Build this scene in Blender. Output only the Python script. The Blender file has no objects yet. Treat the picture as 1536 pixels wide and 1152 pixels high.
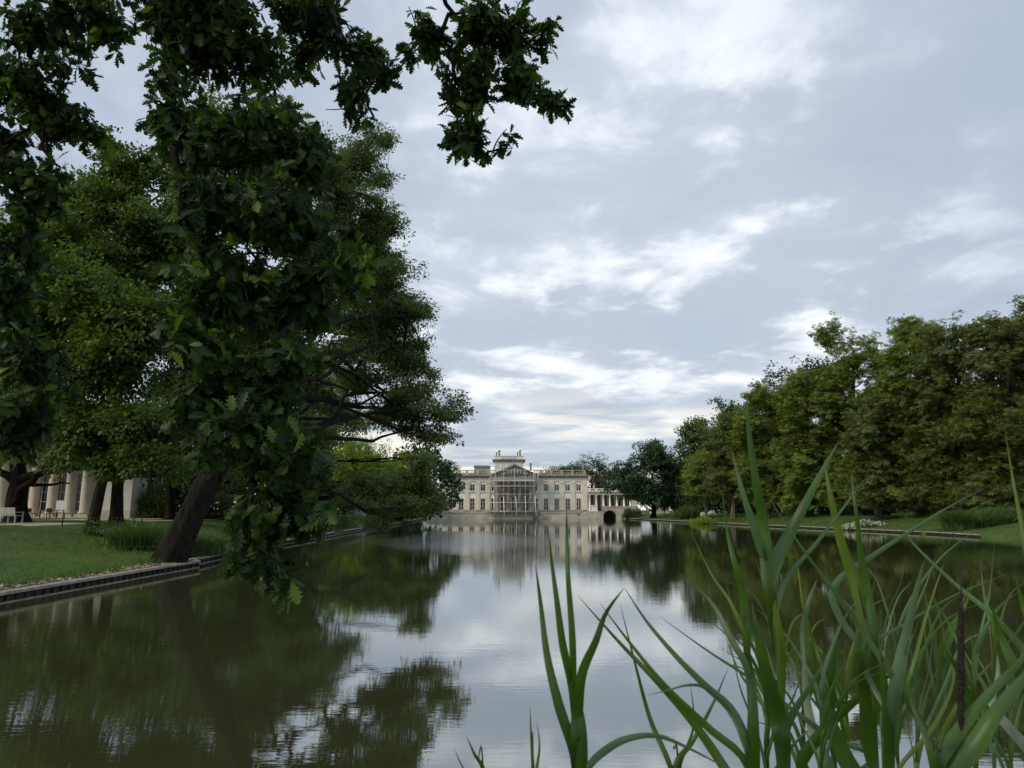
import bpy, math, random
import numpy as np
from mathutils import Vector

# ------------------------------------------------------------------ camera, sky, sun, exposure
scene = bpy.context.scene
F = 1065.0                                   # focal length in pixels of the 1536 px wide photograph
PITCH = math.radians(10.0)
CAM = Vector((0.0, 0.0, 2.2))
cam_data = bpy.data.cameras.new('camera')
cam_data.sensor_width = 36.0
cam_data.lens = F / 1536.0 * 36.0
cam_data.clip_start = 0.05
cam_data.clip_end = 3000.0
cam_data.dof.use_dof = True
cam_data.dof.focus_distance = 40.0
cam_data.dof.aperture_fstop = 11.0
cam = bpy.data.objects.new('camera', cam_data)
cam.location = CAM
cam.rotation_euler = (math.radians(90) + PITCH, 0, 0)
scene.collection.objects.link(cam)
scene.camera = cam
scene.view_settings.view_transform = 'Standard'
scene.view_settings.look = 'None'
scene.view_settings.exposure = 0.6
scene.view_settings.gamma = 1.0
scene.cycles.max_bounces = 8
scene.cycles.transparent_max_bounces = 4
scene.cycles.use_denoising = True

SUN_DIR = Vector((-0.78, -0.42, 0.62)).normalized()      # from the scene towards the sun
sun_data = bpy.data.lights.new('sun', 'SUN')
sun_data.energy = 1.5
sun_data.angle = math.radians(14)
sun_data.color = (1.0, 0.89, 0.68)
sun = bpy.data.objects.new('sun', sun_data)
sun.rotation_euler = SUN_DIR.to_track_quat('Z', 'Y').to_euler()
sun.location = (0, 0, 60)
scene.collection.objects.link(sun)

world = bpy.data.worlds.new("World")
scene.world = world
world.use_nodes = True


def build_world():
    nt = world.node_tree
    nt.nodes.clear()
    N, L = nt.nodes.new, nt.links.new

    def math_(op, a, b=None, clamp=False):
        n = N('ShaderNodeMath'); n.operation = op; n.use_clamp = clamp
        for i, v in enumerate((a, b)):
            if v is None:
                continue
            if isinstance(v, (int, float)):
                n.inputs[i].default_value = v
            else:
                L(v, n.inputs[i])
        return n.outputs[0]

    def noise(vec, scale, detail=6, rough=0.55, dist=0.0):
        n = N('ShaderNodeTexNoise')
        n.inputs['Scale'].default_value = scale
        n.inputs['Detail'].default_value = detail
        n.inputs['Roughness'].default_value = rough
        n.inputs['Distortion'].default_value = dist
        L(vec, n.inputs['Vector'])
        return n.outputs['Fac']

    def maprange(v, a, b, c=0.0, d=1.0):
        n = N('ShaderNodeMapRange'); n.interpolation_type = 'SMOOTHSTEP'
        L(v, n.inputs['Value'])
        for k, x in zip(('From Min', 'From Max', 'To Min', 'To Max'), (a, b, c, d)):
            n.inputs[k].default_value = x
        return n.outputs['Result']

    def mix(fac, a, b):
        n = N('ShaderNodeMix'); n.data_type = 'RGBA'
        if isinstance(fac, (int, float)):
            n.inputs[0].default_value = fac
        else:
            L(fac, n.inputs[0])
        for i, v in ((6, a), (7, b)):
            if isinstance(v, tuple):
                n.inputs[i].default_value = (*v, 1)
            else:
                L(v, n.inputs[i])
        return n.outputs[2]

    out = N('ShaderNodeOutputWorld')
    sky = N('ShaderNodeTexSky'); sky.sky_type = 'NISHITA'; sky.sun_disc = False
    sky.sun_elevation = math.asin(SUN_DIR.z)
    sky.sun_rotation = math.atan2(SUN_DIR.x, SUN_DIR.y)
    bg_sky = N('ShaderNodeBackground'); bg_sky.inputs['Strength'].default_value = 0.08
    L(sky.outputs[0], bg_sky.inputs['Color'])
    tc = N('ShaderNodeTexCoord')
    sep = N('ShaderNodeSeparateXYZ'); L(tc.outputs['Generated'], sep.inputs[0])
    z = math_('MAXIMUM', sep.outputs['Z'], 0.0)
    den = math_('ADD', z, 0.16)
    px = math_('DIVIDE', sep.outputs['X'], den)
    py = math_('DIVIDE', sep.outputs['Y'], den)
    comb = N('ShaderNodeCombineXYZ')
    L(px, comb.inputs['X']); L(py, comb.inputs['Y'])
    comb.inputs['Z'].default_value = 9.2
    P = comb.outputs[0]
    big = noise(P, 0.75, 4, 0.5, 0.3)
    mid = noise(P, 2.3, 6, 0.52, 0.25)
    fine = noise(P, 4.5, 6, 0.6, 0.3)
    dens = math_('ADD', math_('MULTIPLY', big, 0.46),
                 math_('ADD', math_('MULTIPLY', mid, 0.50), math_('MULTIPLY', fine, 0.10)))
    lit = maprange(dens, 0.46, 0.67)
    cloud = mix(lit, (0.300, 0.350, 0.428), (0.440, 0.495, 0.575))
    bright = maprange(math_('ADD', math_('MULTIPLY', mid, 0.6), math_('MULTIPLY', fine, 0.4)), 0.49, 0.64)
    # the thin, bright part of the deck lies some way off over the far end of the lake
    dirn = N('ShaderNodeVectorMath'); dirn.operation = 'DOT_PRODUCT'
    L(tc.outputs['Generated'], dirn.inputs[0])
    dirn.inputs[1].default_value = Vector((0.13, 0.93, 0.30)).normalized()
    thin = maprange(dirn.outputs['Value'], 0.86, 0.99)
    cloud = mix(math_('MULTIPLY', bright, math_('ADD', math_('MULTIPLY', thin, 0.80), 0.05)), cloud, (0.74, 0.765, 0.785))
    cloud = mix(math_('MULTIPLY', thin, 0.16), cloud, (0.62, 0.66, 0.70))
    # low over the horizon the deck opens into cream and blue-grey bands
    low = maprange(z, 0.03, 0.21, 1.0, 0.0)
    bandv = N('ShaderNodeCombineXYZ')
    L(math_('MULTIPLY', sep.outputs['X'], 2.2), bandv.inputs['X'])
    L(math_('MULTIPLY', sep.outputs['Y'], 2.2), bandv.inputs['Y'])
    L(math_('MULTIPLY', z, 26.0), bandv.inputs['Z'])
    band = maprange(noise(bandv.outputs[0], 1.3, 5, 0.55, 0.4), 0.42, 0.60)
    lowcol = mix(band, (0.33, 0.385, 0.44), (0.84, 0.77, 0.635))
    cloud = mix(math_('MULTIPLY', low, 0.93), cloud, lowcol)
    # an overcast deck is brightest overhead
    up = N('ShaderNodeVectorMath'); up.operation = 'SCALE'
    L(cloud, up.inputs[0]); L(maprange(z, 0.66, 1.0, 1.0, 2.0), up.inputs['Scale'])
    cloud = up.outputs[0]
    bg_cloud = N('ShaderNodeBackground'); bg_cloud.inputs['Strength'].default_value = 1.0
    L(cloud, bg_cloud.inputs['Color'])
    ms = N('ShaderNodeMixShader')
    cover = maprange(dens, 0.36, 0.46, 0.86, 1.0)
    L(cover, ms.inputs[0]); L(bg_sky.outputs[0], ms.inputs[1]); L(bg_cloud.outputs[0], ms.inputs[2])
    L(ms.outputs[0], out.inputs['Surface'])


build_world()

# ------------------------------------------------------------------ helpers
CP, SP = math.cos(PITCH), math.sin(PITCH)


def at(px, py, Y):
    """pixel of the photograph -> point in the park at distance Y"""
    u = (px - 768.0) / F
    v = (576.0 - py) / F
    t = Y / (CP - SP * v)
    return Vector((u * t, Y, CAM.z + (SP + CP * v) * t))


def link(o, parent=None):
    scene.collection.objects.link(o)
    if parent is not None:
        o.parent = parent
    return o


def tag(o, label, cat, group=None):
    o['label'] = label
    o['category'] = cat
    if group:
        o['group'] = group
    return o


def thing(name, label, cat, loc, group=None):
    o = bpy.data.objects.new(name, None)
    o.empty_display_size = 0.3
    o.location = loc
    link(o)
    return tag(o, label, cat, group)


def origin(o):
    v = Vector((0, 0, 0))
    while o is not None:
        v += o.location
        o = o.parent
    return v


def np_mesh(name, V, loops, starts, totals, attrs=None, smooth=False):
    me = bpy.data.meshes.new(name)
    V = np.asarray(V, dtype=np.float32)
    me.vertices.add(len(V)); me.vertices.foreach_set('co', V.ravel())
    me.loops.add(len(loops)); me.loops.foreach_set('vertex_index', np.asarray(loops, dtype=np.int32))
    me.polygons.add(len(starts))
    me.polygons.foreach_set('loop_start', np.asarray(starts, dtype=np.int32))
    try:
        me.polygons.foreach_set('loop_total', np.asarray(totals, dtype=np.int32))
    except Exception:
        pass
    if smooth:
        me.polygons.foreach_set('use_smooth', np.ones(len(starts), dtype=bool))
    for k, a in (attrs or {}).items():
        at_ = me.attributes.new(k, 'FLOAT', 'POINT')
        at_.data.foreach_set('value', np.asarray(a, dtype=np.float32))
    me.update(calc_edges=True)
    me.validate()
    return me


def add(name, me, mat, parent=None, loc=None):
    o = bpy.data.objects.new(name, me)
    if mat is not None:
        me.materials.append(mat)
    if loc is not None:
        o.location = loc
    return link(o, parent)


class MB:
    """collects shapes into ONE mesh"""
    def __init__(s):
        s.V = []; s.Fc = []; s.sm = []

    def raw(s, V, Fc, smooth=False):
        b = len(s.V)
        s.V += [tuple(v) for v in V]
        s.Fc += [tuple(i + b for i in f) for f in Fc]
        s.sm += [smooth] * len(Fc)

    def box(s, x0, x1, y0, y1, z0, z1):
        s.raw([(x0, y0, z0), (x1, y0, z0), (x1, y1, z0), (x0, y1, z0), (x0, y0, z1), (x1, y0, z1), (x1, y1, z1), (x0, y1, z1)],
              [(0, 3, 2, 1), (4, 5, 6, 7), (0, 1, 5, 4), (1, 2, 6, 5), (2, 3, 7, 6), (3, 0, 4, 7)])

    def prism(s, poly, y0, y1):
        """poly of (x, z), extruded along y"""
        n = len(poly)
        V = [(x, y0, z) for x, z in poly] + [(x, y1, z) for x, z in poly]
        Fc = [tuple(range(n)), tuple(range(2 * n - 1, n - 1, -1))]
        Fc += [(i, i + n, (i + 1) % n + n, (i + 1) % n) for i in range(n)]
        s.raw(V, Fc)

    def lathe(s, cx, cy, prof, n=12):
        V = []
        for z, r in prof:
            for k in range(n):
                a = 2 * math.pi * k / n
                V.append((cx + r * math.cos(a), cy + r * math.sin(a), z))
        Fc = []
        m = len(prof)
        for i in range(m - 1):
            for k in range(n):
                Fc.append((i * n + k, i * n + (k + 1) % n, (i + 1) * n + (k + 1) % n, (i + 1) * n + k))
        Fc.append(tuple(range(n - 1, -1, -1))); Fc.append(tuple((m - 1) * n + k for k in range(n)))
        s.raw(V, Fc, True)

    def tube(s, pts, radii, n=8, cap=True):
        pts = [Vector(p) for p in pts]
        if isinstance(radii, (int, float)):
            radii = [radii] * len(pts)
        V = []
        for i, p in enumerate(pts):
            t = (pts[min(i + 1, len(pts) - 1)] - pts[max(i - 1, 0)]).normalized()
            ref = Vector((0, 1, 0)) if abs(t.y) < 0.9 else Vector((1, 0, 0))
            a = t.cross(ref).normalized(); b = t.cross(a)
            for k in range(n):
                w = 2 * math.pi * k / n
                V.append(p + (a * math.cos(w) + b * math.sin(w)) * radii[i])
        Fc = []
        for i in range(len(pts) - 1):
            for k in range(n):
                Fc.append((i * n + k, i * n + (k + 1) % n, (i + 1) * n + (k + 1) % n, (i + 1) * n + k))
        if cap:
            Fc.append(tuple(range(n - 1, -1, -1)))
            Fc.append(tuple((len(pts) - 1) * n + k for k in range(n)))
        s.raw(V, Fc, True)

    def build(s, name, mat, parent=None, bevel=0):
        o0 = origin(parent) if parent is not None else Vector((0, 0, 0))
        me = bpy.data.meshes.new(name)
        me.from_pydata([(v[0] - o0.x, v[1] - o0.y, v[2] - o0.z) for v in s.V], [], s.Fc)
        me.polygons.foreach_set('use_smooth', np.array(s.sm, dtype=bool))
        me.update()
        o = add(name, me, mat, parent)
        if bevel:
            m = o.modifiers.new('bevel', 'BEVEL'); m.width = bevel; m.segments = 2; m.limit_method = 'ANGLE'
        return o


# ------------------------------------------------------------------ materials
def new_mat(name):
    m = bpy.data.materials.new(name)
    m.use_nodes = True
    nt = m.node_tree
    nt.nodes.clear()
    return m, nt.nodes.new, nt.links.new


def ramp(N, stops):
    r = N('ShaderNodeValToRGB')
    e = r.color_ramp.elements
    while len(e) < len(stops):
        e.new(0.5)
    for el, (p, c) in zip(e, stops):
        el.position = p; el.color = (*c, 1)
    return r


def surf_mat(name, c1, c2, scale=3.0, rough=0.8, bump=0.0, bscale=None, detail=6, metallic=0.0, stretch=None, stain=None, spec=0.3):
    m, N, L = new_mat(name)
    out = N('ShaderNodeOutputMaterial'); b = N('ShaderNodeBsdfPrincipled')
    tc = N('ShaderNodeTexCoord')
    vec = tc.outputs['Object']
    if stretch:
        mp = N('ShaderNodeMapping'); mp.inputs['Scale'].default_value = stretch
        L(vec, mp.inputs['Vector']); vec = mp.outputs[0]
    n = N('ShaderNodeTexNoise'); n.inputs['Scale'].default_value = scale; n.inputs['Detail'].default_value = detail
    L(vec, n.inputs['Vector'])
    r = ramp(N, [(0.32, c1), (0.68, c2)])
    L(n.outputs['Fac'], r.inputs['Fac'])
    col = r.outputs['Color']
    if stain:
        n3 = N('ShaderNodeTexNoise'); n3.inputs['Scale'].default_value = scale * 0.35; n3.inputs['Detail'].default_value = 8
        n3.inputs['Roughness'].default_value = 0.7
        L(vec, n3.inputs['Vector'])
        r3 = ramp(N, [(0.5, (0, 0, 0)), (0.68, (0.75, 0.75, 0.75))])
        L(n3.outputs['Fac'], r3.inputs['Fac'])
        mx = N('ShaderNodeMix'); mx.data_type = 'RGBA'
        L(r3.outputs['Color'], mx.inputs[0]); L(col, mx.inputs[6]); mx.inputs[7].default_value = (*stain, 1)
        col = mx.outputs[2]
    L(col, b.inputs['Base Color'])
    b.inputs['Roughness'].default_value = rough
    b.inputs['Metallic'].default_value = metallic
    b.inputs['Specular IOR Level'].default_value = spec
    if bump:
        n2 = N('ShaderNodeTexNoise'); n2.inputs['Scale'].default_value = bscale or scale * 4; n2.inputs['Detail'].default_value = 8
        L(vec, n2.inputs['Vector'])
        bp = N('ShaderNodeBump'); bp.inputs['Strength'].default_value = bump; bp.inputs['Distance'].default_value = 0.05
        L(n2.outputs['Fac'], bp.inputs['Height']); L(bp.outputs[0], b.inputs['Normal'])
    L(b.outputs[0], out.inputs['Surface'])
    return m


def leaf_mat(name, cols, trans=0.3, rough=0.5, patch=None, patch_scale=0.35, patch_lo=0.5, patch_hi=0.7, spec=0.4):
    """cols: dark, mid, light leaf colours; patch: a second colour spread over whole sprays (browned leaves)"""
    m, N, L = new_mat(name)
    out = N('ShaderNodeOutputMaterial'); b = N('ShaderNodeBsdfPrincipled')
    a = N('ShaderNodeAttribute'); a.attribute_name = 'tint'
    r = ramp(N, [(0.0, cols[0]), (0.55, cols[1]), (1.0, cols[2])])
    L(a.outputs['Fac'], r.inputs['Fac'])
    col = r.outputs['Color']
    if patch:
        tc = N('ShaderNodeTexCoord')
        n = N('ShaderNodeTexNoise'); n.inputs['Scale'].default_value = patch_scale; n.inputs['Detail'].default_value = 5
        n.inputs['Roughness'].default_value = 0.65
        L(tc.outputs['Object'], n.inputs['Vector'])
        mr = N('ShaderNodeMapRange'); mr.inputs['From Min'].default_value = patch_lo; mr.inputs['From Max'].default_value = patch_hi
        L(n.outputs['Fac'], mr.inputs['Value'])
        mx = N('ShaderNodeMix'); mx.data_type = 'RGBA'
        L(mr.outputs[0], mx.inputs[0]); L(col, mx.inputs[6]); mx.inputs[7].default_value = (*patch, 1)
        col = mx.outputs[2]
    L(col, b.inputs['Base Color'])
    b.inputs['Roughness'].default_value = rough
    b.inputs['Specular IOR Level'].default_value = spec
    t = N('ShaderNodeBsdfTranslucent')
    hs = N('ShaderNodeMix'); hs.data_type = 'RGBA'; hs.blend_type = 'MULTIPLY'; hs.inputs[0].default_value = 1.0
    L(col, hs.inputs[6]); hs.inputs[7].default_value = (1.5, 1.7, 0.6, 1)
    L(hs.outputs[2], t.inputs['Color'])
    ms = N('ShaderNodeMixShader'); ms.inputs[0].default_value = trans
    L(b.outputs[0], ms.inputs[1]); L(t.outputs[0], ms.inputs[2]); L(ms.outputs[0], out.inputs['Surface'])
    return m


M = {}
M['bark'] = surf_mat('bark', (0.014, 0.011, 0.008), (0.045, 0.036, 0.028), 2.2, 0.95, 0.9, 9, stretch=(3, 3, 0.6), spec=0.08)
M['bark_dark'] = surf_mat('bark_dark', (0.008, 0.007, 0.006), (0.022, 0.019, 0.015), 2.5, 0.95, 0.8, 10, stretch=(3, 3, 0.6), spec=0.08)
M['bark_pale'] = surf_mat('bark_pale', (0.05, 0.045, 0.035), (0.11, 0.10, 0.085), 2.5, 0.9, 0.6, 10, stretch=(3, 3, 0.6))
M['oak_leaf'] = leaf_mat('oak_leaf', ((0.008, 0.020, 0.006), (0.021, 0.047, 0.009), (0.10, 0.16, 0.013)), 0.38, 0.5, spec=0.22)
M['lean_leaf'] = leaf_mat('lean_leaf', ((0.040, 0.068, 0.018), (0.074, 0.110, 0.027), (0.135, 0.17, 0.046)), 0.38, 0.5)
M['lime_leaf'] = leaf_mat('lime_leaf', ((0.030, 0.056, 0.011), (0.060, 0.098, 0.016), (0.12, 0.165, 0.028)), 0.40, 0.5)
M['dark_leaf'] = leaf_mat('dark_leaf', ((0.020, 0.044, 0.018), (0.034, 0.068, 0.025), (0.056, 0.098, 0.034)), 0.22, 0.5)
M['mid_leaf'] = leaf_mat('mid_leaf', ((0.036, 0.066, 0.018), (0.060, 0.10, 0.024), (0.10, 0.145, 0.035)), 0.36, 0.5)
M['yellow_leaf'] = leaf_mat('yellow_leaf', ((0.10, 0.15, 0.015), (0.17, 0.23, 0.02), (0.24, 0.29, 0.03)), 0.4, 0.5)
M['chestnut_leaf'] = leaf_mat('chestnut_leaf', ((0.060, 0.092, 0.016), (0.116, 0.158, 0.022), (0.21, 0.245, 0.036)), 0.38, 0.6,
                              patch=(0.115, 0.120, 0.026), patch_scale=0.30, patch_lo=0.56, patch_hi=0.82)
M['brown_chestnut_leaf'] = leaf_mat('brown_chestnut_leaf', ((0.048, 0.072, 0.016), (0.088, 0.116, 0.021), (0.155, 0.18, 0.032)), 0.35, 0.6,
                                    patch=(0.100, 0.084, 0.028), patch_scale=0.30, patch_lo=0.46, patch_hi=0.78)
M['copper_leaf'] = leaf_mat('copper_leaf', ((0.020, 0.016, 0.014), (0.034, 0.026, 0.020), (0.05, 0.045, 0.03)), 0.2, 0.5)
M['shrub_leaf'] = leaf_mat('shrub_leaf', ((0.035, 0.065, 0.015), (0.06, 0.10, 0.022), (0.10, 0.15, 0.03)), 0.3, 0.5)
M['petal'] = leaf_mat('petal', ((0.55, 0.55, 0.50), (0.7, 0.7, 0.65), (0.8, 0.8, 0.76)), 0.2, 0.6)
M['stone'] = surf_mat('stone', (0.40, 0.36, 0.28), (0.54, 0.50, 0.41), 0.8, 0.85, 0.2, 6, stain=(0.30, 0.26, 0.20))
M['pale_stone'] = surf_mat('pale_stone', (0.70, 0.67, 0.595), (0.77, 0.745, 0.675), 0.8, 0.85, 0.15, 6)
M['warm_stone'] = surf_mat('warm_stone', (0.60, 0.535, 0.42), (0.69, 0.635, 0.52), 0.8, 0.85, 0.15, 6)
M['grey_stone'] = surf_mat('grey_stone', (0.15, 0.145, 0.12), (0.27, 0.255, 0.21), 1.2, 0.9, 0.3, 6, stain=(0.10, 0.10, 0.08))
M['plinth_stone'] = surf_mat('plinth_stone', (0.32, 0.30, 0.24), (0.46, 0.435, 0.36), 0.9, 0.9, 0.3, 5, stain=(0.20, 0.19, 0.14))
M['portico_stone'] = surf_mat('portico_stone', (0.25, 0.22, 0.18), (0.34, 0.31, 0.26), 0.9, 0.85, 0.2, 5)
M['white_wall'] = surf_mat('white_wall', (0.52, 0.51, 0.48), (0.62, 0.61, 0.575), 1.0, 0.8, 0.1, 8)  # base tone lowered to hold the shade on the left building
M['pink_column'] = surf_mat('pink_column', (0.46, 0.36, 0.28), (0.58, 0.48, 0.38), 1.3, 0.8, 0.1, 8)
M['copper_roof'] = surf_mat('copper_roof', (0.20, 0.235, 0.22), (0.28, 0.31, 0.29), 1.0, 0.6)
M['window_frame'] = surf_mat('window_frame', (0.55, 0.53, 0.48), (0.62, 0.60, 0.55), 3.0, 0.6)
M['white_paint'] = surf_mat('white_paint', (0.62, 0.62, 0.58), (0.72, 0.71, 0.67), 3.0, 0.55)
M['scaffold_steel'] = surf_mat('scaffold_steel', (0.42, 0.43, 0.44), (0.55, 0.56, 0.57), 3.0, 0.45, metallic=0.3)
M['scaffold_white'] = surf_mat('scaffold_white', (0.66, 0.66, 0.66), (0.78, 0.78, 0.77), 3.0, 0.5)
M['bench_paint'] = surf_mat('bench_paint', (0.26, 0.26, 0.235), (0.34, 0.34, 0.305), 3.0, 0.6)
M['timber'] = surf_mat('timber', (0.018, 0.015, 0.011), (0.045, 0.037, 0.028), 4.0, 0.9, 0.4, 20)
M['timber_pale'] = surf_mat('timber_pale', (0.16, 0.145, 0.115), (0.29, 0.27, 0.22), 4.0, 0.85, 0.4, 24, stain=(0.11, 0.10, 0.07))
M['deck_wood'] = surf_mat('deck_wood', (0.22, 0.17, 0.11), (0.33, 0.26, 0.18), 3.0, 0.8)
M['red_paint'] = surf_mat('red_paint', (0.18, 0.05, 0.035), (0.26, 0.08, 0.05), 3.0, 0.5)
M['dark_metal'] = surf_mat('dark_metal', (0.02, 0.02, 0.02), (0.04, 0.04, 0.04), 3.0, 0.5)
M['dark_cloth'] = surf_mat('dark_cloth', (0.015, 0.016, 0.02), (0.03, 0.03, 0.035), 8.0, 0.9)
M['skin'] = surf_mat('skin', (0.42, 0.26, 0.19), (0.46, 0.29, 0.21), 8.0, 0.6)
M['soil'] = surf_mat('soil', (0.035, 0.026, 0.018), (0.10, 0.08, 0.058), 14.0, 0.95, 1.0, 40)
M['path_gravel'] = surf_mat('path_gravel', (0.30, 0.255, 0.205), (0.40, 0.345, 0.285), 1.5, 0.95, 0.4, 30)
M['seed_head'] = surf_mat('seed_head', (0.020, 0.014, 0.010), (0.050, 0.036, 0.026), 60, 0.9, 0.8, 200)
M['reed_stem'] = surf_mat('reed_stem', (0.05, 0.075, 0.018), (0.09, 0.12, 0.035), 20, 0.5)
M['dark_stem'] = surf_mat('dark_stem', (0.018, 0.018, 0.012), (0.035, 0.033, 0.022), 20, 0.6)


def glass_mat():
    m, N, L = new_mat('window_glass')
    out = N('ShaderNodeOutputMaterial'); b = N('ShaderNodeBsdfPrincipled')
    b.inputs['Base Color'].default_value = (0.018, 0.020, 0.022, 1)
    b.inputs['Roughness'].default_value = 0.08
    b.inputs['Specular IOR Level'].default_value = 0.5
    L(b.outputs[0], out.inputs['Surface'])
    return m


M['glass'] = glass_mat()


def grass_ground():
    m, N, L = new_mat('grass_ground')
    out = N('ShaderNodeOutputMaterial'); b = N('ShaderNodeBsdfPrincipled')
    tc = N('ShaderNodeTexCoord')
    n = N('ShaderNodeTexNoise'); n.inputs['Scale'].default_value = 0.35; n.inputs['Detail'].default_value = 8
    n2 = N('ShaderNodeTexNoise'); n2.inputs['Scale'].default_value = 9; n2.inputs['Detail'].default_value = 8
    L(tc.outputs['Object'], n.inputs['Vector']); L(tc.outputs['Object'], n2.inputs['Vector'])
    mx = N('ShaderNodeMix'); mx.data_type = 'FLOAT'; mx.inputs[0].default_value = 0.5
    L(n.outputs['Fac'], mx.inputs[2]); L(n2.outputs['Fac'], mx.inputs[3])
    r = ramp(N, [(0.35, (0.030, 0.050, 0.012)), (0.5, (0.050, 0.085, 0.018)), (0.68, (0.085, 0.12, 0.030))])
    L(mx.outputs[0], r.inputs['Fac'])
    n3 = N('ShaderNodeTexNoise'); n3.inputs['Scale'].default_value = 0.55; n3.inputs['Detail'].default_value = 9; n3.inputs['Roughness'].default_value = 0.7
    L(tc.outputs['Object'], n3.inputs['Vector'])
    wr = N('ShaderNodeMapRange'); wr.inputs['From Min'].default_value = 0.56; wr.inputs['From Max'].default_value = 0.70; wr.inputs['To Max'].default_value = 0.8
    L(n3.outputs['Fac'], wr.inputs['Value'])
    wx = N('ShaderNodeMix'); wx.data_type = 'RGBA'
    L(wr.outputs[0], wx.inputs[0]); L(r.outputs['Color'], wx.inputs[6]); wx.inputs[7].default_value = (0.085, 0.070, 0.038, 1)
    L(wx.outputs[2], b.inputs['Base Color'])
    b.inputs['Roughness'].default_value = 0.95
    b.inputs['Specular IOR Level'].default_value = 0.15
    bp = N('ShaderNodeBump'); bp.inputs['Strength'].default_value = 0.8; bp.inputs['Distance'].default_value = 0.06
    L(n2.outputs['Fac'], bp.inputs['Height']); L(bp.outputs[0], b.inputs['Normal'])
    L(b.outputs[0], out.inputs['Surface'])
    return m


M['grass_ground'] = grass_ground()
M['grass_blade'] = leaf_mat('grass_blade', ((0.034, 0.075, 0.010), (0.065, 0.125, 0.016), (0.115, 0.175, 0.03)), 0.3, 0.6)
M['tall_grass'] = leaf_mat('tall_grass', ((0.035, 0.07, 0.018), (0.06, 0.11, 0.028), (0.10, 0.16, 0.05)), 0.3, 0.5)


def water_mat():
    m, N, L = new_mat('pond_water')
    out = N('ShaderNodeOutputMaterial')
    tc = N('ShaderNodeTexCoord')

    def noise(scale_vec, scale, detail, dist=0.0):
        mp = N('ShaderNodeMapping'); mp.inputs['Scale'].default_value = scale_vec
        L(tc.outputs['Object'], mp.inputs['Vector'])
        n = N('ShaderNodeTexNoise'); n.inputs['Scale'].default_value = scale; n.inputs['Detail'].default_value = detail
        n.inputs['Distortion'].default_value = dist
        L(mp.outputs[0], n.inputs['Vector'])
        return n.outputs['Fac']

    def math_(op, a, b):
        n = N('ShaderNodeMath'); n.operation = op
        for i, v in enumerate((a, b)):
            if isinstance(v, (int, float)):
                n.inputs[i].default_value = v
            else:
                L(v, n.inputs[i])
        return n.outputs[0]
    small = noise((0.45, 1.7, 1), 7.0, 3)
    mid = noise((0.4, 1.4, 1), 2.0, 3)
    swell = noise((0.6, 1.0, 1), 0.5, 2)
    patch = noise((1.0, 0.45, 1), 0.10, 3, 0.5)
    pr = N('ShaderNodeMapRange'); pr.inputs['From Min'].default_value = 0.42; pr.inputs['From Max'].default_value = 0.62
    pr.inputs['To Min'].default_value = 0.35; pr.inputs['To Max'].default_value = 1.0
    L(patch, pr.inputs['Value'])
    # a gust ruffles the water off the left wing of the palace
    mp = N('ShaderNodeMapping'); mp.vector_type = 'TEXTURE'
    mp.inputs['Location'].default_value = (-5.0, 55.0, 0); mp.inputs['Scale'].default_value = (8.0, 22.0, 10.0)
    L(tc.outputs['Object'], mp.inputs['Vector'])
    ln = N('ShaderNodeVectorMath'); ln.operation = 'LENGTH'; L(mp.outputs[0], ln.inputs[0])
    gust = N('ShaderNodeMapRange'); gust.inputs['From Min'].default_value = 1.0; gust.inputs['From Max'].default_value = 0.45
    gust.inputs['To Min'].default_value = 0.0; gust.inputs['To Max'].default_value = 1.0
    L(ln.outputs['Value'], gust.inputs['Value'])
    amp = math_('ADD', pr.outputs[0], math_('MULTIPLY', gust.outputs[0], 9.0))
    h = math_('ADD', math_('MULTIPLY', small, 0.38), math_('ADD', math_('MULTIPLY', mid, 0.55), math_('MULTIPLY', swell, 0.45)))
    h = math_('MULTIPLY', h, amp)
    bp = N('ShaderNodeBump'); bp.inputs['Strength'].default_value = 0.35; bp.inputs['Distance'].default_value = 0.009
    L(h, bp.inputs['Height'])
    murk = N('ShaderNodeBsdfDiffuse')
    mr = ramp(N, [(0.3, (0.032, 0.036, 0.014)), (0.7, (0.042, 0.045, 0.018))])
    L(patch, mr.inputs['Fac']); L(mr.outputs['Color'], murk.inputs['Color'])
    gl = N('ShaderNodeBsdfGlossy'); gl.inputs['Roughness'].default_value = 0.015
    gl.inputs['Color'].default_value = (0.93, 0.95, 0.96, 1)
    L(bp.outputs[0], gl.inputs['Normal'])
    fr = N('ShaderNodeFresnel'); fr.inputs['IOR'].default_value = 2.1
    L(bp.outputs[0], fr.inputs['Normal'])
    fac = math_('POWER', fr.outputs[0], 0.62)
    ms = N('ShaderNodeMixShader')
    L(fac, ms.inputs[0]); L(murk.outputs[0], ms.inputs[1]); L(gl.outputs[0], ms.inputs[2])
    L(ms.outputs[0], out.inputs['Surface'])
    return m


M['water'] = water_mat()


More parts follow.
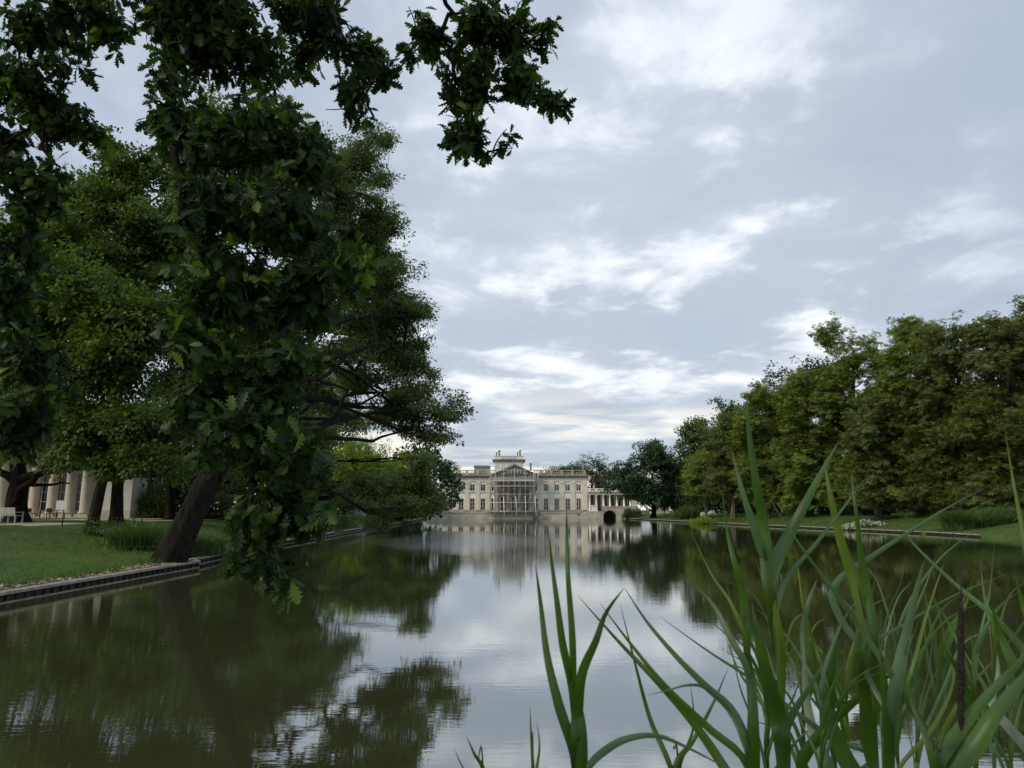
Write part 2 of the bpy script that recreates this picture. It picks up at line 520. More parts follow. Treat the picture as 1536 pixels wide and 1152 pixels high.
def reed_mat(name, dark, light, trans, rough):
    m, N, L = new_mat(name)
    out = N('ShaderNodeOutputMaterial'); b = N('ShaderNodeBsdfPrincipled')
    a = N('ShaderNodeAttribute'); a.attribute_name = 'across'
    t_ = N('ShaderNodeAttribute'); t_.attribute_name = 'along'
    mu = N('ShaderNodeMath'); mu.operation = 'MULTIPLY'; mu.inputs[1].default_value = 75.0
    L(a.outputs['Fac'], mu.inputs[0])
    si = N('ShaderNodeMath'); si.operation = 'SINE'; L(mu.outputs[0], si.inputs[0])
    tc = N('ShaderNodeTexCoord')
    n = N('ShaderNodeTexNoise'); n.inputs['Scale'].default_value = 9; n.inputs['Detail'].default_value = 5
    L(tc.outputs['Object'], n.inputs['Vector'])
    ma = N('ShaderNodeMath'); ma.operation = 'MULTIPLY_ADD'; ma.inputs[1].default_value = 0.10
    L(si.outputs[0], ma.inputs[0]); L(n.outputs['Fac'], ma.inputs[2])
    r = ramp(N, [(0.3, dark), (0.72, light)])
    L(ma.outputs[0], r.inputs['Fac'])
    # dry brown tips
    tm = N('ShaderNodeMath'); tm.operation = 'MULTIPLY_ADD'; tm.inputs[1].default_value = 0.25
    L(n.outputs['Fac'], tm.inputs[0]); L(t_.outputs['Fac'], tm.inputs[2])
    tr_ = N('ShaderNodeMapRange'); tr_.inputs['From Min'].default_value = 1.04; tr_.inputs['From Max'].default_value = 1.13
    L(tm.outputs[0], tr_.inputs['Value'])
    tx = N('ShaderNodeMix'); tx.data_type = 'RGBA'
    L(tr_.outputs[0], tx.inputs[0]); L(r.outputs['Color'], tx.inputs[6]); tx.inputs[7].default_value = (0.12, 0.085, 0.045, 1)
    L(tx.outputs[2], b.inputs['Base Color'])
    b.inputs['Roughness'].default_value = rough
    tr = N('ShaderNodeBsdfTranslucent')
    hs = N('ShaderNodeMix'); hs.data_type = 'RGBA'; hs.blend_type = 'MULTIPLY'; hs.inputs[0].default_value = 1.0
    L(r.outputs['Color'], hs.inputs[6]); hs.inputs[7].default_value = (1.4, 1.6, 0.5, 1)
    L(hs.outputs[2], tr.inputs['Color'])
    ms = N('ShaderNodeMixShader'); ms.inputs[0].default_value = trans
    L(b.outputs[0], ms.inputs[1]); L(tr.outputs[0], ms.inputs[2]); L(ms.outputs[0], out.inputs['Surface'])
    return m


M['reed_green'] = reed_mat('reed_green', (0.026, 0.062, 0.008), (0.062, 0.122, 0.014), 0.4, 0.45)
M['reed_grey'] = reed_mat('reed_grey', (0.050, 0.098, 0.042), (0.105, 0.165, 0.085), 0.34, 0.42)
M['reed_lime'] = reed_mat('reed_lime', (0.06, 0.10, 0.012), (0.11, 0.16, 0.018), 0.45, 0.45)
M['reed_pale'] = reed_mat('reed_pale', (0.16, 0.19, 0.16), (0.28, 0.31, 0.27), 0.25, 0.5)

# ------------------------------------------------------------------ foliage machinery
UP = np.array([0, 0, 1.0])


def rhomb(w=0.45, fold=0.12):
    V = np.array([[0, 0, 0], [0.45, w / 2, fold * 0.5], [1, 0, -0.05], [0.45, -w / 2, fold * 0.5]])
    return V, [(0, 1, 2, 3)]


def oak_template():
    """a lobed oak leaf: left edge, midrib and right edge, lobes by turns wide and narrow"""
    st = [(0.0, 0.02, 0.0), (0.10, 0.04, 0.0), (0.20, 0.13, 0.05), (0.27, 0.07, 0.0), (0.38, 0.24, 0.09), (0.46, 0.09, 0.0), (0.58, 0.33, 0.10),
          (0.66, 0.13, 0.0), (0.76, 0.27, 0.09), (0.84, 0.12, 0.0), (0.92, 0.13, 0.05), (1.0, 0.03, 0.02)]
    V = []
    for t, w, fwd in st:
        curl = -0.16 * t * t
        V += [(t + fwd, w, curl + 0.22 * w), (t, 0, curl), (t + fwd, -w, curl + 0.22 * w)]
    Fc = []
    for i in range(len(st) - 1):
        a, b = 3 * i, 3 * i + 3
        Fc += [(a, a + 1, b + 1, b), (a + 1, a + 2, b + 2, b + 1)]
    return np.array(V), Fc


def palmate():
    V, Fc = [], []
    for k, ang in enumerate((-100, -52, 0, 52, 100)):
        a = math.radians(ang)
        ln = 1.0 if abs(ang) < 60 else 0.72
        d = np.array([math.cos(a), math.sin(a), -0.32]); d /= np.linalg.norm(d)
        s = np.array([-math.sin(a), math.cos(a), 0])
        b = len(V)
        V += [d * 0.04, d * ln * 0.62 + s * 0.17 * ln + UP * 0.03, d * ln + UP * -0.1, d * ln * 0.62 - s * 0.17 * ln + UP * 0.03]
        Fc.append((b, b + 1, b + 2, b + 3))
    return np.array(V), Fc


RHOMB, OAK, PALM = rhomb(), oak_template(), palmate()
RHOMB_WIDE = rhomb(0.7)


def leaves_mesh(name, rng, P, axis, normal, size, template, tint):
    """one mesh of many leaves: P positions, axis along each leaf, normal roughly its upper side"""
    TV, TF = template
    a = axis / np.linalg.norm(axis, axis=1, keepdims=True)
    b = np.cross(normal, a); b /= np.linalg.norm(b, axis=1, keepdims=True) + 1e-9
    n = np.cross(a, b)
    V = (P[:, None, :] + size[:, None, None] * (TV[None, :, 0:1] * a[:, None, :] + TV[None, :, 1:2] * b[:, None, :] + TV[None, :, 2:3] * n[:, None, :]))
    k = len(TV)
    Fc = np.array(TF)
    loops = (np.arange(len(P))[:, None, None] * k + Fc[None]).reshape(-1)
    nf = len(P) * len(TF)
    w = Fc.shape[1]
    return np_mesh(name, V.reshape(-1, 3), loops, np.arange(nf) * w, np.full(nf, w), {'tint': np.repeat(tint, k)})


def wobble(P, f, ph):
    return (np.sin(P[:, 0] * f + ph) * np.sin(P[:, 1] * f * 1.1 + ph * 2.1) + np.sin(P[:, 2] * f * 1.2 + ph * 1.3) * np.sin((P[:, 0] + P[:, 1]) * f * 0.7 + ph * 0.7)) * 0.5


def sample_blobs(rng, blobs, n, shell=0.5):
    C = np.array([list(b[0]) for b in blobs]); R = np.array([list(b[1]) for b in blobs])
    wgt = np.array([(r[0] * r[1] * r[2]) ** 0.72 for r in R]); wgt /= wgt.sum()
    k = rng.choice(len(blobs), n, p=wgt)
    d = rng.normal(size=(n, 3)); d /= np.linalg.norm(d, axis=1, keepdims=True)
    r = shell + (1 - shell) * rng.random(n) ** 0.6
    r *= (0.86 + 0.34 * wobble(d + k[:, None] * 1.37, 2.6, 0.9)) * (1 + rng.normal(size=n) * 0.05)
    return C[k] + d * R[k] * r[:, None], d, k


def split_blobs(rng, blobs, k=4):
    out = []
    for c, r in blobs:
        c = np.array(list(c)); r = np.array(list(r))
        out.append((c, r * 0.86)); out.append((c + rng.normal(size=3) * r * 0.15, r * 0.7))
        for q in range(k):
            d = rng.normal(size=3); d /= np.linalg.norm(d)
            out.append((c + d * r * rng.uniform(0.6, 0.95), r * rng.uniform(0.3, 0.55, 3)))
    return out


def curve(p0, p1, rng, sag=0.0, lift=0.0, n=6, jit=0.06):
    p0, p1 = np.array(p0, float), np.array(p1, float)
    L_ = np.linalg.norm(p1 - p0)
    m = (p0 + p1) / 2 + np.array([0, 0, lift * L_ - sag * L_]) + rng.normal(size=3) * jit * L_
    t = np.linspace(0, 1, n)[:, None]
    return (1 - t) ** 2 * p0 + 2 * t * (1 - t) * m + t ** 2 * p1


def crook(path, rng, amp=0.035):
    L_ = np.linalg.norm(path[-1] - path[0])
    k = np.cumsum(rng.normal(size=path.shape), axis=0) * amp * L_
    k -= np.linspace(0, 1, len(path))[:, None] * k[-1]
    return path + k


def tubes_mesh(name, tubes, smooth=True):
    VV, LL, base = [], [], 0
    for pts, rad, n in tubes:
        pts = np.asarray(pts, float); rad = np.asarray(rad, float)
        t = np.gradient(pts, axis=0); t /= np.linalg.norm(t, axis=1, keepdims=True) + 1e-9
        ref = np.array([0.0, 1.0, 0.0]) if abs(t[0, 1]) < 0.8 else np.array([1.0, 0, 0])
        a = np.cross(t, ref); a /= np.linalg.norm(a, axis=1, keepdims=True) + 1e-9
        b = np.cross(t, a)
        w = np.arange(n) * 2 * math.pi / n
        V = pts[:, None, :] + rad[:, None, None] * (np.cos(w)[None, :, None] * a[:, None, :] + np.sin(w)[None, :, None] * b[:, None, :])
        m = len(pts)
        if n >= 20:                                  # furrowed bark and buttressed foot on the big trunks
            hh = np.linspace(0, 1, m)[:, None]
            rg = 0.055 * np.sin(w[None] * 7 + 3 * np.sin(hh * 5)) + 0.04 * np.sin(w[None] * 11 + hh * 9 + 1.3) + 0.10 * np.clip(1 - hh * 7, 0, 1) * np.sin(w[None] * 4 + 0.6)
            V = pts[:, None, :] + (V - pts[:, None, :]) * (1 + rg)[:, :, None]
        i = np.arange(m - 1)[:, None] * n; k = np.arange(n)[None, :]; k2 = (k + 1) % n
        q = np.stack([i + k, i + k2, i + n + k2, i + n + k], axis=-1).reshape(-1, 4) + base
        VV.append(V.reshape(-1, 3)); LL.append(q); base += m * n
    V = np.concatenate(VV); Q = np.concatenate(LL)
    return np_mesh(name, V, Q.reshape(-1), np.arange(len(Q)) * 4, np.full(len(Q), 4), smooth=smooth)


def resample(pts, n):
    """smooth Catmull-Rom curve through the points"""
    P = np.array([list(p) for p in pts], float)
    P = np.vstack([2 * P[0] - P[1], P, 2 * P[-1] - P[-2]])
    m = len(P) - 3
    out = []
    for s in np.linspace(0, m - 1e-6, n):
        i = int(s); t = s - i
        p0, p1, p2, p3 = P[i:i + 4]
        out.append(0.5 * ((2 * p1) + (-p0 + p2) * t + (2 * p0 - 5 * p1 + 4 * p2 - p3) * t ** 2 + (-p0 + 3 * p1 - 3 * p2 + p3) * t ** 3))
    return np.array(out)


def grow(name, label, trunk_pts, trunk_r, blobs, clumps, per, leaf, lsize, crad, leaf_m, bark_m, seed, cat='tree', group=None,
         flat=0.55, shell=0.45, gap=0.0, gap_f=0.8, droop=0.35, limb_k=0.42, twigs=1.0, njit=0.55, extra_limbs=(), flare=1.5):
    rng = np.random.default_rng(seed)
    root = thing(name, label, cat, Vector(trunk_pts[0]), group)
    O = np.array(list(root.location))
    tp = resample(trunk_pts, 16)
    tpf = resample(trunk_pts, 46)
    tr = np.linspace(1, 0.45, 16) * trunk_r
    tr[0] *= flare; tr[1] *= 1 + (flare - 1) * 0.35
    trf = np.interp(np.linspace(0, 15, 46), np.arange(16), tr)
    tubes = [(tpf - O, trf, 28)]
    nodes = [tp[8:]]
    for pts, r0, r1 in extra_limbs:
        c = crook(resample(pts, 14), rng, 0.012)
        tubes.append((c - O, np.linspace(r0, r1, 14), 8)); nodes.append(c[3:])
    for c, r in blobs:
        c = np.array(list(c)); r = np.array(list(r))
        hd = np.linalg.norm(tp[:, :2] - c[:2], axis=1)
        cost = np.abs(tp[:, 2] - (c[2] - 0.55 * hd)) + (np.arange(16) < 5) * 100
        i = int(np.argmin(cost))
        end = c + rng.normal(size=3) * r * 0.15
        path = crook(curve(tp[i], end, rng, lift=rng.uniform(-0.05, 0.25), n=8, jit=0.12), rng)
        r0 = max(0.04, tr[i] * limb_k)
        tubes.append((path - O, np.linspace(r0, 0.03 + r0 * 0.25, 8), 6)); nodes.append(path[2:])
        for q in range(3):
            e2 = c + np.clip(rng.normal(size=3), -1.2, 1.2) * r * 0.45
            p2 = curve(path[4 + q], e2, rng, lift=0.05, n=6, jit=0.08)
            tubes.append((p2 - O, np.linspace(r0 * 0.42, 0.02, 6), 5)); nodes.append(p2[2:])
    nodes = np.concatenate(nodes)
    C, D, k = sample_blobs(rng, split_blobs(rng, blobs), int(clumps * (1.6 if gap else 1.0)), shell)
    if gap:
        C, D = (lambda s: (C[s], D[s]))(np.argsort(-wobble(C, gap_f, seed * 1.7) - rng.random(len(C)) * gap)[:clumps])
    nt = int(len(C) * twigs)
    T = np.zeros_like(C)
    for q, c in enumerate(C):
        i = int(np.argmin(((nodes - c) ** 2).sum(1)))
        L_ = np.linalg.norm(nodes[i] - c)
        T[q] = (c - nodes[i]) / (L_ + 1e-6)
        if 0.15 < L_ and q < nt:
            tubes.append((curve(nodes[i], c, rng, n=4, jit=0.1) - O, np.linspace(0.012 + 0.008 * L_, 0.006, 4), 3))
    add('trunk', tubes_mesh('trunk', tubes), bark_m, root)
    n = len(C) * per
    Cc = np.repeat(C, per, axis=0); Dd = np.repeat(D, per, axis=0)
    Tt = T * 0.7 + D * 0.3 + rng.normal(size=D.shape) * 0.35
    Tt[:, 2] *= 0.6
    Tt = np.repeat(Tt / (np.linalg.norm(Tt, axis=1, keepdims=True) + 1e-6), per, axis=0)
    ball = rng.normal(size=(n, 3)); ball *= (rng.random(n) ** 0.4 / np.linalg.norm(ball, axis=1))[:, None]
    along = rng.uniform(-1.3, 0.9, n)
    off = ball * (crad * (0.55 + 0.45 * rng.random(n)) * np.clip(1.1 - 0.45 * np.abs(along), 0.3, 1))[:, None] * np.array([1, 1, flat]) + Tt * (along * crad * 1.1)[:, None]
    P = Cc + off
    axis = ball + Tt * 0.7 + rng.normal(size=(n, 3)) * 0.35
    axis[:, 2] -= droop
    normal = UP + Dd * 0.35 + rng.normal(size=(n, 3)) * njit
    tint = np.clip(np.repeat(rng.random(len(C)), per) * 0.5 + rng.random(n) * 0.5, 0, 1)
    size = lsize * (0.7 + 0.6 * rng.random(n))
    add('crown', leaves_mesh('crown', rng, P - O, axis, normal, size, leaf, tint), leaf_m, root)
    return root


def copy_thing(root, loc, rot, scale, label, group=None):
    r = root.copy(); scene.collection.objects.link(r)
    r.location = loc; r.rotation_euler = (0, 0, rot); r.scale = scale
    r['label'] = label
    if group:
        r['group'] = group
    for ch in root.children:
        c = ch.copy(); scene.collection.objects.link(c); c.parent = r
        for g in ch.children:
            d = g.copy(); scene.collection.objects.link(d); d.parent = c
    return r


# ------------------------------------------------------------------ the setting: ground, water, path
LEFT = [(-11.0, -1.0), (-11.8, 6.0), (-12.2, 16.0), (-12.15, 24.0), (-12.1, 28.0), (-12.75, 28.8), (-13.0, 32.0), (-14.6, 46.0), (-15.6, 67.0), (-16.8, 106.0), (-20.5, 171.0)]
RIGHT = [(34.0, -1.0), (36.0, 25.0), (36.9, 51.0), (37.4, 65.0), (31.8, 102.0), (27.4, 150.0), (26.6, 168.0), (27.5, 174.0)]
EDGE_Z = 0.24


def bank_x(poly, y):
    ys = [p[1] for p in poly]; xs = [p[0] for p in poly]
    return float(np.interp(y, ys, xs))


def rise(d, left=True):
    d = max(0.0, d)
    s = min(1.0, d / (15.0 if left else 11.0))
    return EDGE_Z + (1.15 if left else 1.05) * (s * s * (3 - 2 * s)) + 0.03 * math.sin(d * 0.7)


def ground_z(x, y):
    if y < 1.0 and -11 < x < 34:
        return 0.55
    lx, rx = bank_x(LEFT, y), bank_x(RIGHT, y)
    if y > 178:
        return 0.9
    if x < lx:
        return rise(lx - x)
    if x > rx:
        return rise(x - rx, False)
    return 0.0


def build_ground():
    V, Fc = [], []

    def strip(poly, sign, ys):
        offs = [0.0, 0.25, 0.6, 1.2, 2, 3, 4.5, 6, 8, 10, 12, 15, 20, 30, 60, 150, 500]
        b0 = len(V); n = len(offs)
        for y in ys:
            x0 = bank_x(poly, y)
            V.append((x0, y, -0.6))
            for d in offs:
                V.append((x0 + sign * d, y, rise(d, sign < 0)))
        n += 1
        for i in range(len(ys) - 1):
            for j in range(n - 1):
                f = (b0 + i * n + j, b0 + i * n + j + 1, b0 + (i + 1) * n + j + 1, b0 + (i + 1) * n + j)
                Fc.append(f if sign < 0 else f[::-1])
    strip(LEFT, -1, sorted(set(list(np.arange(-1, 178.1, 3)) + [27.9, 28.8, 24.0, 28.0, 178.0])))
    strip(RIGHT, 1, sorted(set(list(np.arange(-1, 178.1, 3)) + [65.0, 178.0])))

    def grid(x0, x1, y0, y1, nx, ny, zf):
        b = len(V)
        for i in range(ny + 1):
            for j in range(nx + 1):
                x = x0 + (x1 - x0) * j / nx; y = y0 + (y1 - y0) * i / ny
                V.append((x, y, zf(x, y)))
        for i in range(ny):
            for j in range(nx):
                a = b + i * (nx + 1) + j
                Fc.append((a, a + 1, a + nx + 2, a + nx + 1))
    b_ = len(V); V += [(-512, 178.0, 0.9), (540, 178.0, 0.9), (540, 178.0, -0.6), (-512, 178.0, -0.6)]; Fc.append((b_, b_ + 3, b_ + 2, b_ + 1))
    grid(-512, 540, 178.0, 900, 20, 20, lambda x, y: 0.9)              # beyond the palace
    grid(-512, 540, -300, -1.0, 20, 12, lambda x, y: 0.55)             # behind the camera
    # the bank the camera stands on
    xs = np.linspace(-11.0, 34.0, 60)
    b = len(V)
    for x in xs:
        e = 0.85 + 0.12 * math.sin(x * 1.3)
        V += [(x, -1.0, 0.55), (x, e - 0.5, 0.52), (x, e, 0.25), (x, e + 0.25, -0.6)]
    for i in range(len(xs) - 1):
        for j in range(3):
            a = b + i * 4 + j
            Fc.append((a, a + 4, a + 5, a + 1))
    me = bpy.data.meshes.new('ground')
    me.from_pydata(V, [], Fc)
    me.polygons.foreach_set('use_smooth', np.ones(len(Fc), dtype=bool))
    me.update()
    o = add('ground', me, M['grass_ground'])
    o['kind'] = 'structure'


build_ground()
w = MB()
w.raw([(-60, -2, 0), (120, -2, 0), (120, 230, 0), (-60, 230, 0)], [(0, 1, 2, 3)])
water = w.build('water', M['water']); water['kind'] = 'structure'


def sheet_on_ground(name, mat, centre, lift):
    """a strip following the terrain; centre rows of (x0, x1, y)"""
    V, Fc = [], []
    n = 12
    for x0, x1, y in centre:
        for j in range(n + 1):
            x = x0 + (x1 - x0) * j / n
            V.append((x, y, ground_z(x, y) + lift))
    for i in range(len(centre) - 1):
        for j in range(n):
            a = i * (n + 1) + j
            Fc.append((a, a + 1, a + n + 2, a + n + 1))
    me = bpy.data.meshes.new(name); me.from_pydata(V, [], Fc); me.update()
    o = add(name, me, mat); o['kind'] = 'structure'
    return o


# gravel path crossing behind the lawn on the left, and the apron before the white building
PATH_ROWS = []
for y in np.arange(33.0, 62.1, 1.0):
    t = (y - 33.0) / 29.0
    PATH_ROWS.append((-70.0, -21.5 - 2.2 * math.sin(t * 2.4) - (39.0 - y) * 0.9 * (y < 39), y))
sheet_on_ground('path', M['path_gravel'], [r for r in PATH_ROWS if 38.5 <= r[2] <= 46.5], 0.012)
sheet_on_ground('paved_forecourt', M['path_gravel'], [(-72.0, -27.0, y) for y in np.arange(54.0, 67.1, 1.0)], 0.012)

# ------------------------------------------------------------------ pond edging
def edging(name, label, poly, y0, y1, mats, side, h=EDGE_Z, step=0.35, thick=0.025, ledge=True):
    ys = list(np.arange(y0, y1, step)) + [y1]
    for p in poly:
        if y0 < p[1] < y1:
            ys.append(p[1])
    ys = sorted(set(ys))
    P = [Vector((bank_x(poly, y), y, 0)) for y in ys]
    root = thing(name, label, 'edging', (P[0].x, P[0].y, 0))
    cap, face = MB(), MB()

    def ribbon(mb, a0, a1, z0, z1):
        V = []
        for p in P:
            for a in (a0, a1):
                V += [(p.x + side * a, p.y, z0), (p.x + side * a, p.y, z1)]
        Fc = []
        for i in range(len(P) - 1):
            b, c = 4 * i, 4 * i + 4
            Fc += [(b, b + 1, c + 1, c), (b + 1, b + 3, c + 3, c + 1), (b + 3, b + 2, c + 2, c + 3), (b + 2, b, c, c + 2)]
        e = 4 * (len(P) - 1)
        Fc += [(0, 2, 3, 1), (e, e + 1, e + 3, e + 2)]
        mb.raw(V, Fc)
    ribbon(cap, -0.16, 0.14, h - 0.045, h + thick)
    ribbon(face, -0.02, 0.06, -0.5, h - 0.046)
    rnd = random.Random(4)
    acc = 0.0
    for i in range(len(P) - 1):
        acc += (P[i + 1] - P[i]).length
        if acc > 0.3:
            acc = 0
            r = 0.045 + rnd.random() * 0.02
            face.lathe(P[i].x - side * 0.05, P[i].y, [(-0.5, r), (h - 0.05 - rnd.random() * 0.02, r)], 7)
    low = MB(); cap, low_ = low, cap
    if ledge:
        ribbon(cap, -0.13, -0.03, -0.2, 0.022)
        low.build('water_board', mats[0], root)
    cap = low_
    cap.build('coping_board', mats[0], root)
    face.build('stake_face', mats[1], root)
    return root


edging('pond_edging', 'weathered board on dark wooden stakes edging the near left lawn', LEFT, 3.0, 28.75, (M['timber_pale'], M['timber']), -1)
edging('pond_edging', 'pale edging running under the low trees towards the palace', LEFT, 29.0, 165.0, (M['timber_pale'], M['timber']), -1, step=1.2)
edging('pond_edging', 'pale edging board along the foot of the right bank', RIGHT, 66.0, 167.5, (M['timber_pale'], M['timber']), 1, h=0.2, step=1.2, thick=0.04, ledge=False)
edging('pond_edging', 'dark staked edging under the tall grass clump on the right', RIGHT, 57.5, 65.4, (M['timber_pale'], M['timber']), 1, h=0.2, thick=0.04, ledge=False)

# soil strip with wood chips between edging and lawn
def soil_strip():
    V, Fc = [], []
    ys = np.arange(3.0, 28.6, 0.5)
    for i, y in enumerate(ys):
        x = bank_x(LEFT, y)
        wv = 0.75 + 0.25 * math.sin(y * 2.1) + 0.15 * math.sin(y * 5.3)
        for d in (0.15, 0.15 + wv * 0.5, 0.15 + wv):
            V.append((x - d, y, rise(d) + 0.02))
    for i in range(len(ys) - 1):
        for j in range(2):
            a = 3 * i + j
            Fc.append((a, a + 3, a + 4, a + 1))
    me = bpy.data.meshes.new('soil_strip'); me.from_pydata(V, [], Fc); me.update()
    o = add('soil_strip', me, M['soil']); o['kind'] = 'structure'
    rng = np.random.default_rng(5)
    n = 2600
    y = rng.uniform(5, 28.5, n); d = rng.uniform(0.12, 0.75, n) ** 1.0
    x = np.array([bank_x(LEFT, v) for v in y]) - d
    z = np.array([rise(v) for v in d]) + 0.035
    P = np.stack([x, y, z], 1)
    ax = rng.normal(size=(n, 3)); ax[:, 2] *= 0.3
    me = leaves_mesh('wood_chips', rng, P, ax, UP + rng.normal(size=(n, 3)) * 0.5, rng.uniform(0.05, 0.14, n), RHOMB_WIDE, rng.random(n))
    o = add('wood_chips', me, M['deck_wood']); o['kind'] = 'stuff'


soil_strip()


# ------------------------------------------------------------------ grass
def grass(name, n, xy, h, w_, mat, seed, lean=0.35):
    """n blades; xy(rng, n) -> positions on the ground"""
    rng = np.random.default_rng(seed)
    P = xy(rng, n)
    n = len(P)
    ang = rng.uniform(0, 2 * math.pi, n)
    hh = h * rng.uniform(0.5, 1.3, n); ww = w_ * rng.uniform(0.7, 1.3, n)
    side = np.stack([np.cos(ang), np.sin(ang), np.zeros(n)], 1)
    ln = np.stack([rng.normal(size=n) * lean, rng.normal(size=n) * lean, np.ones(n)], 1)
    b0 = P - side * ww[:, None]; b1 = P + side * ww[:, None]
    mid = P + ln * hh[:, None] * 0.6
    m0 = mid - side * ww[:, None] * 0.7; m1 = mid + side * ww[:, None] * 0.7
    ln2 = ln.copy(); ln2[:, :2] *= 1.9
    tip = P + ln2 * hh[:, None]
    V = np.stack([b0, b1, m1, m0, tip], 1).reshape(-1, 3)
    base = np.arange(n)[:, None] * 5
    loops = np.concatenate([base + np.array([[0, 1, 2, 3]]), base + np.array([[3, 2, 4]])], 1).reshape(-1)
    tot = np.tile([4, 3], n)
    st = np.concatenate([[0], np.cumsum(tot)[:-1]])
    me = np_mesh(name, V, loops, st, tot, {'tint': np.repeat(rng.random(n), 5)})
    o = add(name, me, mat); o['kind'] = 'stuff'
    return o


def lawn_left(rng, n):
    y = rng.uniform(4.0, 42, n)
    d = 0.35 + rng.random(n) ** 1.15 * 16
    x = np.array([bank_x(LEFT, v) for v in y]) - d
    keep = ~((y > 38.0) & (x < -20.5))
    z = np.array([rise(v) for v in d])
    return np.stack([x, y, z], 1)[keep]


def lawn_edge(rng, n):
    y = rng.uniform(8.0, 28.6, n)
    d = 0.45 + rng.random(n) ** 1.6 * 1.3
    x = np.array([bank_x(LEFT, v) for v in y]) - d
    ok = np.sin(y * 1.7) + np.sin(y * 0.63 + 1) > -0.3
    return np.stack([x, y, np.array([rise(v) for v in d])], 1)[ok]


def lawn_right(rng, n):
    y = rng.uniform(50, 150, n)
    d = 0.15 + rng.random(n) * 14
    x = np.array([bank_x(RIGHT, v) for v in y]) + d
    return np.stack([x, y, np.array([rise(v, False) for v in d])], 1)


def lawn_left_far(rng, n):
    y = rng.uniform(30, 120, n)
    d = 0.2 + rng.random(n) * 7
    x = np.array([bank_x(LEFT, v) for v in y]) - d
    return np.stack([x, y, np.array([rise(v) for v in d])], 1)


grass('lawn_grass', 90000, lawn_left, 0.07, 0.006, M['grass_blade'], 11)
grass('lawn_edge_grass', 7000, lawn_edge, 0.22, 0.006, M['grass_blade'], 12, 0.45)
grass('bank_grass', 40000, lawn_right, 0.13, 0.016, M['grass_blade'], 13)
grass('far_bank_grass', 16000, lawn_left_far, 0.2, 0.014, M['grass_blade'], 14)


def tall_clump(name, label, spots, n, h, mat, seed, w_=0.012, cat='grass clump', group=None, lean=0.28, stems=None):
    """a clump of long arching grass leaves; spots: (x, y, z, rx, ry)"""
    rng = np.random.default_rng(seed)
    P, H = [], []
    for x, y, z, rx, ry in spots:
        k = n // len(spots)
        a = rng.uniform(0, 2 * math.pi, k); r = np.sqrt(rng.random(k))
        P.append(np.stack([x + rx * r * np.cos(a), y + ry * r * np.sin(a), np.full(k, z)], 1))
        H.append(h * (1 - 0.35 * r ** 2) * rng.uniform(0.7, 1.1, k))
    P = np.concatenate(P); H = np.concatenate(H); n = len(P)
    L_ = rng.normal(size=(n, 2)) * lean + (P[:, :2] - P[:, :2].mean(0)) / (np.abs(P[:, :2] - P[:, :2].mean(0)).max() + 1e-6) * lean
    ang = rng.uniform(0, 2 * math.pi, n)
    side = np.stack([np.cos(ang), np.sin(ang), np.zeros(n)], 1)
    rows = []
    for t, wf in ((0, 0.7), (0.4, 1.0), (0.75, 0.8), (1.0, 0.1)):
        c = P.copy()
        c[:, :2] += L_ * (t ** 2.2 * H * 1.2)[:, None]
        c[:, 2] += H * (t - 0.28 * t ** 3)
        rows += [c - side * w_ * wf, c + side * w_ * wf]
    O = np.array([P[:, 0].mean(), P[:, 1].mean(), P[:, 2].min()])
    V = np.stack(rows, 1).reshape(-1, 3) - O
    base = np.arange(n)[:, None] * 8
    q = np.array([[0, 1, 3, 2, 2, 3, 5, 4, 4, 5, 7, 6]])
    loops = (base + q).reshape(-1)
    nf = n * 3
    me = np_mesh(name, V, loops, np.arange(nf) * 4, np.full(nf, 4), {'tint': np.repeat(rng.random(n), 8)})
    return tag(add(name, me, mat, None, Vector(O)), label, cat, group)


c = at(1445, 788, 66)
tall_clump('grass_clump', 'big mound of tall arching green grass at the right waterside',
           [(41.0, 65.0, 0.5, 2.2, 1.6), (43.2, 65.5, 0.6, 1.9, 1.6), (39.6, 64.0, 0.4, 1.2, 1.2), (44.8, 66.2, 0.8, 1.3, 1.3)], 9000, 2.3, M['tall_grass'], 21, 0.022)
tall_clump('waterside_plant_clump', 'dense upright green waterside leaves behind the leaning trunk',
           [(-13.4, 31.5, 0.25, 0.8, 1.5), (-14.2, 34.0, 0.3, 1.0, 1.6), (-13.6, 30.2, 0.3, 0.6, 0.8)], 5200, 1.35, M['tall_grass'], 22, 0.015)
tall_clump('waterside_plant_clump', 'grassy tuft left of the leaning trunk base',
           [(-16.6, 32.5, 0.6, 1.2, 1.4)], 1500, 1.5, M['tall_grass'], 23, 0.015)

# ------------------------------------------------------------------ the palace
PY = 176.0


def PX(px, Y=PY):
    return at(px, 740, Y).x


def PZ(py, Y=PY):
    return at(771, py, Y).z


def arch_poly(cx, z0, z1, w, n=10):
    """door outline with a round head"""
    r = w / 2
    pts = [(cx - r, z0), (cx + r, z0)]
    for k in range(n + 1):
        a = math.pi * k / n
        pts.append((cx + r * math.cos(a), z1 - r + r * math.sin(a)))
    return pts


def balustrade(mb, x0, x1, y, z0, z1, piers, step=0.32):
    mb.box(x0, x1, y - 0.22, y + 0.22, z0, z0 + 0.16)
    mb.box(x0 - 0.03, x1 + 0.03, y - 0.24, y + 0.24, z1 - 0.16, z1)
    for p in piers:
        mb.box(p - 0.35, p + 0.35, y - 0.25, y + 0.25, z0 + 0.002, z1 + 0.02)
    x = x0 + step
    while x < x1 - step / 2:
        if all(abs(x - p) > 0.45 for p in piers):
            zz = z1 - z0 - 0.32
            mb.lathe(x, y, [(z0 + 0.16, 0.06), (z0 + 0.16 + zz * 0.35, 0.11), (z0 + 0.16 + zz * 0.8, 0.05), (z0 + 0.16 + zz, 0.08)], 6)
        x += step


